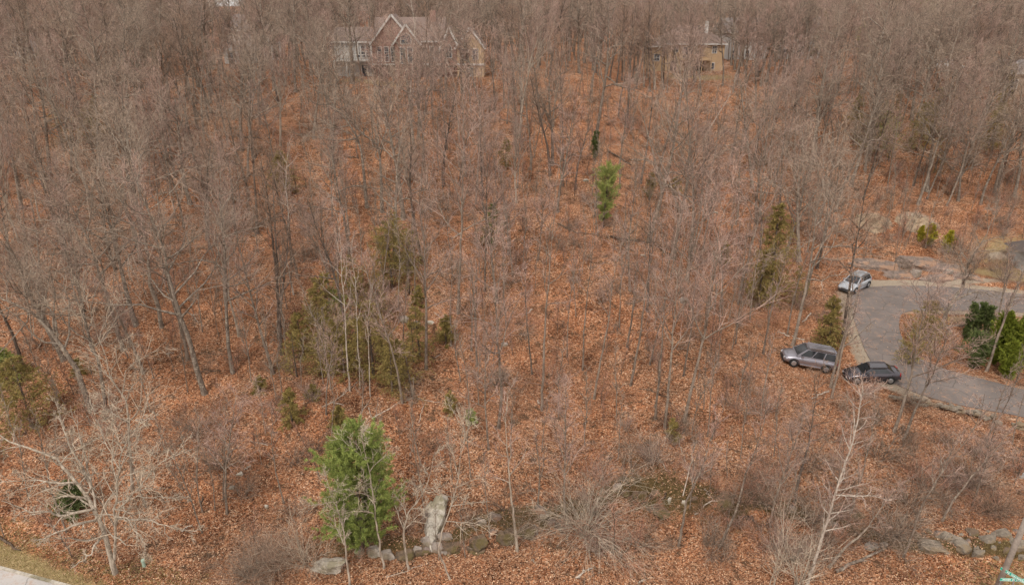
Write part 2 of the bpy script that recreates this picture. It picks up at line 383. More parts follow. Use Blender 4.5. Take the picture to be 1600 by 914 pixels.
for (u, v, rx, ry, k) in [(1570, 430, 5, 3, .9), (1590, 400, 6, 5, .8), (1090, 122, 9, 3, .8), (720, 118, 8, 3, .6), (580, 128, 8, 2, .7), (1580, 112, 10, 5, .9), (1540, 497, 6, 1.6, .8), (930, 470, 4, 3, .1)]:
    grassm = np.maximum(grassm, k * blob(u, v, rx, ry))
ly = np.interp(XX, LX, LY); dyl = YY - ly
moss_shade = 0.85 * sstep(-15, -9, XX) * sstep(-0.6, 0.2, dyl) * (1 - sstep(0.6, 1.8, dyl)) * (XX < 40)  # moss, and the ledge crevice's shade painted as a dark band
for (u, v, rx, ry, k) in [(1040, 770, 3.4, 2.6, .75), (1130, 790, 4.5, 2.6, .6), (990, 720, 2.6, 1.8, .6), (1190, 760, 3.5, 2.2, .5), (1500, 720, 5, 3, .5), (500, 850, 1.8, 1.3, .6), (700, 850, 2, 1, .6),
                         (1300, 820, 3, 2, .55), (1420, 760, 3, 2, .5), (100, 760, 2, 2, .45), (720, 690, 1.5, 1.0, .45)]:
    moss_shade = np.maximum(moss_shade, k * blob(u, v, rx, ry))
pd = poly_dist(XX, YY, DRIVE)
isl = 1 - np.clip(blob(1440, 512, 5, 3.2) * 1.6, 0, 1)
gravm = isl * np.where((XX > 25) & (YY < 90), 0.95 * (1 - sstep(0.1, 1.5, np.abs(pd - 0.4))) * np.where((YY > 62) | (XX < 34), 1, .45), 0)
for (u, v, rx, ry, k) in [(1440, 441, 11, .9, 1.0), (1352, 490, .8, 3, .8), (1345, 530, 1.0, 4.0, .8), (1330, 470, 1.3, 3, .9), (1365, 345, 2.6, 2.6, .8), (1430, 342, 2.6, 2.2, .85), (1425, 355, 1.6, 1.5, .7), (1566, 399, 2.2, .8, 1.0), (1500, 440, 9, 1.0, .7)]:
    gravm = np.maximum(gravm, k * blob(u, v, rx, ry))
colr = np.stack([grassm.ravel(), moss_shade.ravel(), gravm.ravel(), np.ones(grassm.size)], 1).astype(np.float32)
ca = ground.data.color_attributes.new('cover', 'FLOAT_COLOR', 'POINT'); ca.data.foreach_set('color', colr.ravel())

# asphalt
def asphalt(name, c):
    m, t, b = new_mat(name); v = obj_coord(t)
    f = noise_fac(t, v, 12, 8, 0.8); f2 = noise_fac(t, v, 0.35, 5, 0.7)
    base = ramp(t, [(0.3, tuple(x * 0.8 for x in c)), (0.7, tuple(x * 1.25 for x in c))], f).outputs[0]
    base = mixc(t, base, tuple(x * 1.5 for x in c), ramp(t, [(0.4, 0.0), (0.65, 0.7)], f2).outputs[0])
    dust = noise_fac(t, v, 1.4, 7, 0.75)
    base = mixc(t, base, (0.34, 0.20, 0.125), ramp(t, [(0.54, 0.0), (0.66, 0.7)], dust).outputs[0])
    nn = node(t, 'ShaderNodeTexNoise', i_Scale=0.8, i_Detail=6.0); t.links.new(v, nn.inputs['Vector'])
    vo = node(t, 'ShaderNodeTexVoronoi', i_Scale=0.45, feature='DISTANCE_TO_EDGE'); t.links.new(mixc(t, v, nn.outputs['Color'], 0.35), vo.inputs['Vector'])
    base = mixc(t, base, tuple(x * .4 for x in c), ramp(t, [(0.0, 0.8), (0.012, 0.0)], vo.outputs['Distance']).outputs[0])
    t.links.new(base, b.inputs['Base Color']); b.inputs['Roughness'].default_value = 0.85
    return m
M['asphalt'] = asphalt('asphalt', (0.145, 0.118, 0.105)); M['road_grey'] = asphalt('road_grey', (0.36, 0.33, 0.31))
import bmesh
def ngon_sheet(name, poly, off, mat, Hf=H0):
    bm = bmesh.new(); dense = []
    n = len(poly)
    for i in range(n):
        a, b = poly[i], poly[(i + 1) % n]; k = max(1, int(np.linalg.norm(b - a) / 0.8))
        for j in range(k): dense.append(a + (b - a) * j / k)
    zs = Hf(np.array([p[0] for p in dense]), np.array([p[1] for p in dense]))
    vs = [bm.verts.new((p[0], p[1], z + off)) for p, z in zip(dense, zs)]
    lo = [bm.verts.new((p[0], p[1], z - 0.25)) for p, z in zip(dense, zs)]
    bm.faces.new(vs); m_ = len(vs)
    for i in range(m_): bm.faces.new((vs[i], lo[i], lo[(i + 1) % m_], vs[(i + 1) % m_]))
    bmesh.ops.triangulate(bm, faces=[f for f in bm.faces if len(f.verts) > 4])
    me = bpy.data.meshes.new(name); bm.normal_update(); bm.to_mesh(me); bm.free(); me.materials.append(mat)
    o = bpy.data.objects.new(name, me); COL.objects.link(o); return o
def smooth_poly(p, it=2):
    for _ in range(it):
        q = []
        for i in range(len(p)):
            a, b = p[i], p[(i + 1) % len(p)]; q += [a * .75 + b * .25, a * .25 + b * .75]
        p = np.array(q)
    return p
dr = ngon_sheet('driveway', smooth_poly(DRIVE, 1), 0.06, M['asphalt']); dr['kind'] = 'structure'
a_, b_ = ROADP; e_ = (b_ - a_) / np.linalg.norm(b_ - a_); n_ = np.array([e_[1], -e_[0]])
RO = np.array([a_ - e_ * 30, b_ + e_ * 30, b_ + e_ * 30 + n_ * 8, a_ - e_ * 30 + n_ * 8])
rd = ngon_sheet('road', RO, 0.05, M['road_grey'], lambda x, y: H(x, y)); rd['kind'] = 'structure'
kp = np.array([a_ - e_ * 30 - n_ * 0.0, b_ + e_ * 30, b_ + e_ * 30 - n_ * .16, a_ - e_ * 30 - n_ * .16])
kb = ngon_sheet('road_kerb', kp, 0.15, M['rock_pale'], lambda x, y: H(x, y)); kb['kind'] = 'structure'

# ------------------------------------------------------------------ trees
def nrm(a): return a / (np.linalg.norm(a, axis=-1, keepdims=True) + 1e-9)
def sweep(P0, D, L, R0, R1, nseg, wander, up, rng):
    N = len(P0); pts = np.empty((N, nseg + 1, 3)); pts[:, 0] = P0; d = nrm(D); st = (L / nseg)[:, None]
    for k in range(nseg):
        d = nrm(d + rng.normal(0, wander, (N, 3)) + np.array([0, 0, up])); pts[:, k + 1] = pts[:, k] + d * st
    tt = np.linspace(0, 1, nseg + 1)[None]
    return pts, R0[:, None] * (1 - tt) + R1[:, None] * tt
def spawn(pts, rad, L, n, t0, t1, ang, angj, lr, rr, rng, shape=None):
    N, S = rad.shape
    t = t0 + (t1 - t0) * (np.arange(n)[None] + rng.random((N, n))) / n
    q = np.clip(t * (S - 1), 0, S - 1.001); i = q.astype(int); f = (q - i)[..., None]
    r_ = np.arange(N)[:, None]
    A, B = pts[r_, i], pts[r_, i + 1]; P = A * (1 - f) + B * f; T = nrm(B - A)
    R = rad[r_, i] * (1 - f[..., 0]) + rad[r_, i + 1] * f[..., 0]
    ref = nrm(rng.normal(size=(N, 1, 3))); u = nrm(np.cross(T, ref)); v = np.cross(T, u)
    az = np.arange(n)[None] * 2.4 + rng.random((N, 1)) * 6.28 + rng.normal(0, .5, (N, n))
    a = (ang + rng.normal(0, angj, (N, n)))[..., None]
    D = np.cos(a) * T + np.sin(a) * (np.cos(az)[..., None] * u + np.sin(az)[..., None] * v)
    sh = shape(t) if shape else 1.0
    LL = L[:, None] * lr * sh * (0.65 + 0.7 * rng.random((N, n)))
    return P.reshape(-1, 3), D.reshape(-1, 3), LL.ravel(), (R * rr).ravel()
def tubes(pts, rad, sides, rng):
    N, S, _ = pts.shape
    T = np.empty_like(pts); T[:, :-1] = pts[:, 1:] - pts[:, :-1]; T[:, -1] = T[:, -2]; T = nrm(T)
    ref = np.where(np.abs(T[:, :1, 2:3]) > .7, np.array([[[1., 0, 0]]]), np.array([[[0, 0, 1.]]]))
    u = nrm(np.cross(T, np.broadcast_to(ref, T.shape))); v = np.cross(T, u)
    a = np.arange(sides) * 2 * math.pi / sides
    ring = pts[:, :, None] + rad[:, :, None, None] * (np.cos(a)[None, None, :, None] * u[:, :, None] + np.sin(a)[None, None, :, None] * v[:, :, None])
    V = ring.reshape(-1, 3)
    b = (np.arange(N)[:, None, None] * S + np.arange(S - 1)[None, :, None]) * sides
    k = np.arange(sides)[None, None]; k2 = (k + 1) % sides
    F = np.stack([b + k, b + k2, b + sides + k2, b + sides + k], -1).reshape(-1, 4)
    return V, F
class TM:
    def __init__(s): s.V = []; s.F = []; s.n = 0
    def add(s, V, F): s.V.append(V); s.F.append(F + s.n); s.n += len(V)
    def build(s, name, mat, parent=None, smooth=True):
        return link_mesh(name, np.concatenate(s.V), np.concatenate(s.F), mat, parent, smooth)

def crown_from(stems, par, rng, trunk_tm, crown_tm, H_):
    """stems: list of (pts(1,S,3), rad(1,S)) that carry limbs"""
    for k, (sp, sr) in enumerate(stems):
        Ls = np.array([np.linalg.norm(np.diff(sp[0], axis=0), axis=1).sum()])
        c0 = par['start'] if k == 0 else par.get('start2', 0.25)
        base = par['n1'] if k == 0 else max(3, int(par['n1'] * par.get('n1b', 0.6) * min(1.0, Ls[0] / H_ * 1.6)))
        shp = par.get('shape', lambda t: 1.15 - 0.75 * t)
        P, D, L, R = spawn(sp, sr, np.full(1, H_ * .5 + Ls[0] * .5) if k == 0 else Ls, base, c0, 0.98, par['a1'], .16, par['l1'], .55, rng, shp)
        R = np.minimum(R * 1.15, .10 * par.get('rk', 1)) + .009 * par.get('rk', 1)
        p1, r1 = sweep(P, D, L, R, np.full(len(R), .008), 6, par.get('w1', .13), par['up1'], rng)
        trunk_tm.add(*tubes(p1, r1, 4, rng))
        for (n, t0, a, lr, up, nseg, sd, tm) in par['lev']:
            P, D, L2, R = spawn(p1, r1, L, n, t0, 1.0, a, .22, lr, .6, rng, lambda t: 1.25 - .6 * t)
            R = np.clip(R, .0065, .04)
            p1, r1 = sweep(P, D, L2, R, np.full(len(R), max(.0045, par.get('tip', .0045))), nseg, par.get('w2', .16), up, rng)
            crown_tm.add(*tubes(p1, r1, 3, rng)); L = L2
KINDS = {
 'oak':   dict(H=15, r=.20, start=.36, n1=15, a1=1.0, l1=.42, up1=.07, w1=.24, lev=[(8, .2, .75, .42, .06, 3, 3, 0), (7, .15, .7, .42, .05, 2, 3, 0), (2, .1, .6, .6, .0, 1, 3, 0)], bark='bark_grey', twig='twig_tan', fork=.6, shape=lambda t: 1.25 - .8 * t),
 'maple': dict(H=13.5, r=.13, start=.34, n1=18, a1=.75, l1=.30, up1=.09, w1=.16, lev=[(8, .15, .65, .45, .04, 3, 3, 0), (6, .1, .6, .45, .02, 2, 3, 0), (2, .1, .55, .55, .0, 1, 3, 0)], bark='bark_mid', twig='twig_mauve', fork=.3, tip=.004),
 'slim':  dict(H=12.5, r=.085, start=.45, n1=12, a1=.70, l1=.17, up1=.08, w1=.18, lev=[(6, .15, .55, .45, .08, 2, 3, 0), (4, .1, .5, .5, .06, 1, 3, 0), (2, .1, .5, .5, .0, 1, 3, 0)], bark='bark_mid', twig='twig_mauve', fork=.1),
 'dark':  dict(H=14, r=.16, start=.45, n1=14, a1=.85, l1=.25, up1=.12, w1=.2, lev=[(7, .2, .7, .42, .06, 3, 3, 0), (6, .15, .65, .45, .05, 2, 3, 0), (2, .1, .6, .55, .0, 1, 3, 0)], bark='bark_dark', twig='twig_dark', fork=.3),
 'sap':   dict(H=7.5, r=.045, start=.32, n1=14, a1=.5, l1=.15, up1=.10, lev=[(6, .15, .55, .5, .08, 2, 3, 0), (3, .1, .5, .5, .04, 1, 3, 0)], bark='bark_grey', twig='twig_tan', fork=.15, tip=.003),
 'sapred': dict(H=4.0, r=.026, start=.15, n1=13, a1=.5, l1=.25, up1=.10, lev=[(6, .15, .5, .5, .08, 2, 3, 0), (3, .1, .5, .5, .04, 1, 3, 0)], bark='bark_dark', twig='twig_red', fork=.5, tip=.003),
 'pale':  dict(H=9, r=.10, start=.30, n1=14, a1=.8, l1=.34, up1=.06, w1=.18, lev=[(8, .15, .7, .42, .04, 3, 3, 0), (6, .1, .65, .45, .02, 2, 3, 0), (2, .1, .5, .5, .0, 1, 3, 0)], bark='bark_pale', twig='twig_pale', fork=.4),
 'birch': dict(H=11, r=.07, start=.45, n1=14, a1=.55, l1=.16, up1=.08, lev=[(6, .15, .6, .45, .02, 2, 3, 0), (4, .1, .5, .5, -.02, 1, 3, 0)], bark='bark_birch', twig='twig_mauve', fork=.2),
 'fan':   dict(H=13, r=.12, start=.30, n1=24, a1=.48, l1=.42, up1=.08, w1=.07, lev=[(8, .15, .42, .36, .08, 3, 3, 0), (6, .1, .45, .45, .06, 2, 3, 0), (2, .1, .4, .5, .0, 1, 3, 0)], bark='bark_pale', twig='twig_mauve', fork=.6),
}
def tree_stems(kind, rng, H_, r, lean=(0, 0)):
    par = KINDS[kind]
    D = nrm(np.array([[lean[0], lean[1], 1.0]]))
    pts, rad = sweep(np.zeros((1, 3)) - np.array([[0, 0, .3]]), D, np.array([H_ + .3]), np.array([r]), np.array([r * .12]), 12, .045, .03, rng)
    rad[0, 0] *= 1.5
    stems = [(pts, rad)]
    nf = rng.random() < par['fork'] and (1 + (rng.random() < .4)) or 0
    for _ in range(int(nf)):
        i = int(rng.integers(3, 7)); az = rng.random() * 6.28; a = .28 + .25 * rng.random()
        D = np.array([[math.sin(a) * math.cos(az), math.sin(a) * math.sin(az), math.cos(a)]])
        p2, r2 = sweep(pts[:, i], D, np.array([H_ * (1 - i / 12) * (.75 + .25 * rng.random())]), rad[:, i] * .75, np.array([r * .1]), 8, .07, .06, rng)
        stems.append((p2, r2))
    return stems
def tree_meshes(kind, seed, H_=None, r=None, stems=None, over=None):
    rng = np.random.default_rng(seed); par = dict(KINDS[kind]); par.update(over or {})
    H_ = H_ or par['H'] * (.85 + .3 * rng.random()); r = r or par['r'] * (.85 + .6 * rng.random())
    stems = stems or tree_stems(kind, rng, H_, r)
    tt, ct = TM(), TM()
    for p_, r_ in stems: tt.add(*tubes(p_, r_, 8 if r_[0, 0] > .06 else 5, rng))
    crown_from(stems, par, rng, tt, ct, H_)
    return tt, ct, par, H_
def build_tree(name, kind, seed, loc, rotz=0, parent_obj=None, H_=None, r=None, stems=None, over=None, twig=None, bark=None):
    tt, ct, par, HH = tree_meshes(kind, seed, H_, r, stems, over)
    t = thing(name, '', 'tree', loc, rotz)
    tt.build('trunk', M[bark or par['bark']], t); ct.build('crown', M[twig or par['twig']], t, smooth=False)
    t['h_'] = HH
    return t
def dup(root, loc, rotz, scale, lean=(0, 0)):
    r = root.copy(); COL.objects.link(r); r.location = tuple(map(float, loc)); r.rotation_euler = (lean[0], lean[1], rotz); r.scale = (scale[0], scale[0], scale[1])
    for ch in root.children:
        c = ch.copy(); COL.objects.link(c); c.parent = r
        for g in ch.children: d = g.copy(); COL.objects.link(d); d.parent = c
    return r

# ---- needle trees
def needles(P, D, n, ln, wd, spread, rng, droop=0.0):
    """n narrow blades round each tip P pointing about D"""
    N = len(P); P = np.repeat(P, n, 0); D = np.repeat(nrm(D), n, 0)
    d = nrm(D + rng.normal(0, spread, (N * n, 3)) + np.array([0, 0, -droop])); s = nrm(np.cross(d, rng.normal(size=(N * n, 3))))
    L = ln * (.6 + .8 * rng.random((N * n, 1))); P = P + rng.normal(0, ln * .25, (N * n, 3))
    V = np.stack([P - s * wd * .5, P + s * wd * .5, P + d * L + s * wd * .3, P + d * L - s * wd * .3], 1).reshape(-1, 3)
    return V, np.arange(N * n * 4).reshape(-1, 4)
def build_conifer(name, seed, loc, H_, spread, mat, label, cat='tree', style='pine', density=1.0, base=.08, group=None, bark='bark_dark', rotz=0, zshape=None, trunk_vis=True):
    rng = np.random.default_rng(seed); t = thing(name, label, cat, loc, rotz, group)
    tt, ct = TM(), TM()
    nst = 1
    p, r = sweep(np.array([[0, 0, -.2]]), np.array([[0, 0, 1.]]), np.array([H_ + .2]), np.array([.018 * H_ + .015]), np.array([.01]), 10, .02, .03, rng)
    tt.add(*tubes(p, r, 6, rng))
    n1 = int((9 * H_ + 14) * density ** .5)
    sh = zshape or (lambda q: (np.minimum(1, (q) * 5 + .35)) * (1.02 - q) ** .75 + .06)
    if style == 'pine':
        P, D, L, R = spawn(p, r, np.full(1, spread), n1, base, .985, 1.15, .18, 1.0, .5, rng, lambda q: sh((q - base) / (1 - base)))
        p1, r1 = sweep(P, D, L, np.minimum(R, .03), np.full(len(R), .006), 5, .1, .10, rng); tt.add(*tubes(p1, r1, 4, rng))
        P, D, L2, R = spawn(p1, r1, L, 9, .25, 1.0, .6, .2, .38, .6, rng); p2, r2 = sweep(P, D, L2, np.minimum(R, .012), np.full(len(R), .004), 3, .1, .12, rng); ct.add(*tubes(p2, r2, 3, rng))
        tips = p2[:, 1:].reshape(-1, 3); dd = (p2[:, 1:] - p2[:, :-1]).reshape(-1, 3); dd[:, 2] += np.abs(dd[:, 2]) * .5
        V, F = needles(tips, dd, int(15 * density), .16, .016, .5, rng); ct.add(V, F)
    else:
        up, dr_, ln, wd, sp_ = {'hemlock': (-.02, .15, .12, .03, .5), 'cedar': (.16, -.3, .13, .035, .4), 'box': (.1, -.1, .09, .05, .8)}[style]
        ang = {'hemlock': 1.45, 'cedar': .75, 'box': .9}[style]
        P, D, L, R = spawn(p, r, np.full(1, spread), n1, base, .985, ang, .2, 1.0, .5, rng, lambda q: sh((q - base) / (1 - base)))
        p1, r1 = sweep(P, D, L, np.minimum(R, .02), np.full(len(R), .005), 5, .12, up, rng); tt.add(*tubes(p1, r1, 3, rng))
        P, D, L2, R = spawn(p1, r1, L, 9, .15, 1.0, .8, .2, .35, .5, rng); p2, r2 = sweep(P, D, L2, np.minimum(R, .008), np.full(len(R), .003), 3, .12, up, rng)
        tips = p2[:, :].reshape(-1, 3); dd = np.repeat(p2[:, -1] - p2[:, 0], 4, 0)
        V, F = needles(tips, dd, int(9 * density), ln, wd, sp_, rng, dr_ * .5); ct.add(V, F)
    tt.build('trunk', M[bark], t); ct.build('crown', M[mat], t, smooth=False)
    return t

# hero trees traced as real stems: list of polylines in photo pixels, each (u, v, metres nearer(-)/farther(+) than the base)
ALLTREES = []      # (object, kind, base point)
def resample(pts, n):
    d = np.r_[0, np.cumsum(np.linalg.norm(np.diff(pts, axis=0), axis=1))]; q = np.linspace(0, d[-1], n)
    return np.stack([np.interp(q, d, pts[:, k]) for k in range(3)], 1)
def hero(name, kind, seed, lines, r, over=None, desc='', twig=None, bark=None, cat='tree'):
    u0, v0 = lines[0][0][:2]; B = G(u0, v0)
    stems = []; rng = np.random.default_rng(seed)
    for k, ln in enumerate(lines):
        P = np.array([on_plane(q[0], q[1], B[1] + (q[2] if len(q) > 2 else 0)) for q in ln]) - B
        if k == 0: P[0] = (0, 0, -.25)
        S = max(6, len(ln) * 3); P = resample(P, S)
        P[1:-1] += rng.normal(0, .02, (S - 2, 3)) * (1 + 2 * (k > 0))
        if k == 0: ra = np.linspace(r, r * .25, S); ra[0] *= 1.35
        else:
            # attach at the nearest point of the stems already there
            best = None
            for sp, sr in stems:
                dd = np.linalg.norm(sp[0] - P[0], axis=1); i = int(np.argmin(dd))
                if best is None or dd[i] < best[0]: best = (dd[i], sp[0, i], sr[0, i])
            P = np.concatenate([best[1][None], P]); P = resample(P, S); ra = np.linspace(min(best[2] * .8, r * .6), .012, S)
        stems.append((P[None], ra[None]))
    Hh = float(np.linalg.norm(stems[0][0][0, -1]))
    # a hidden-free leader continues from the top of the main stem
    d = nrm(stems[0][0][0, -1] - stems[0][0][0, -3]); ext = (over or {}).get('ext', .35)
    if ext > 0:
        p, rr = sweep(stems[0][0][:, -1], d[None] + np.array([[0, 0, .25]]), np.array([Hh * ext]), stems[0][1][:, -1], np.array([.012]), 6, .08, .05, rng)
        stems[0] = (np.concatenate([stems[0][0], p[:, 1:]], 1), np.concatenate([stems[0][1], rr[:, 1:]], 1))
        Hh *= (1 + ext)
    t = build_tree(name, kind, seed, B, 0, None, Hh, r, stems, over, twig, bark)
    t['category'] = cat; t['desc_'] = desc
    ALLTREES.append((t, name, B)); return t

h1 = hero('bare_tree', 'pale', 11, [
    [(180, 897), (169, 854), (157, 813), (143, 786, .5), (118, 752, 1), (90, 718, 1.5), (61, 705, 1.8), (15, 690, 2)],
    [(178, 880, 0), (180, 854, -.3), (179, 813, -.6), (181, 770, -.6), (187, 733, -.8), (196, 690, -.8), (204, 640, -1)],
    [(182, 800, -.6), (197, 782, -1), (230, 747, -1.5), (256, 721, -2), (279, 708, -2), (305, 700, -2)],
    [(143, 767, .5), (133, 736, .8), (107, 693, 1.2), (98, 660, 1.6), (84, 622, 2)],
    [(146, 796, .2), (128, 798, 0), (100, 804, -.5), (66, 798, -1), (38, 798, -1), (2, 782, -1.2)],
    [(180, 812, -.6), (207, 810, -1.5), (235, 813, -2.2), (256, 822, -2.6), (310, 831, -3)],
    [(181, 806, -.6), (197, 808, -2), (212, 831, -2.6), (225, 849, -3), (226, 872, -3.2)],
    [(163, 832, 0), (150, 850, -1), (138, 869, -1.6), (110, 888, -2)],
    [(153, 812, 0), (115, 820, -1.2), (80, 836, -1.8), (50, 845, -2)],
    [(125, 755, .8), (69, 753, 1.5), (36, 749, 2), (-10, 753, 2)],
    [(182, 785, -.6), (223, 775, -.6), (256, 777, -.3), (294, 777, 0)],
    [(187, 735, -.8), (165, 690, .5), (150, 650, 1), (140, 615, 1.5)],
    [(196, 690, -.8), (225, 665, 0), (250, 640, .5)],
    [(150, 800, 0), (140, 745, 1), (128, 690, 1.6), (110, 634, 2.2)], [(183, 760, -.6), (175, 700, 0), (176, 650, .4), (170, 600, .8)], [(190, 725, -.8), (215, 690, -.4), (232, 650, 0)], [(120, 752, 1), (85, 760, 0), (50, 775, -.5)]],
    .165, dict(start=.2, n1=13, l1=.24, a1=.75, up1=.0, w1=.25, ext=.2, start2=.15, n1b=1.1, w2=.22, lev=[(6, .2, .7, .5, .0, 3, 3, 0), (4, .15, .7, .5, .0, 2, 3, 0), (2, .1, .6, .5, .0, 1, 3, 0)], tip=.006),
    'wide pale forked tree with crooked spreading limbs')
h1['label'] = 'wide pale forked bare tree with crooked spreading limbs beside the roadside grass'

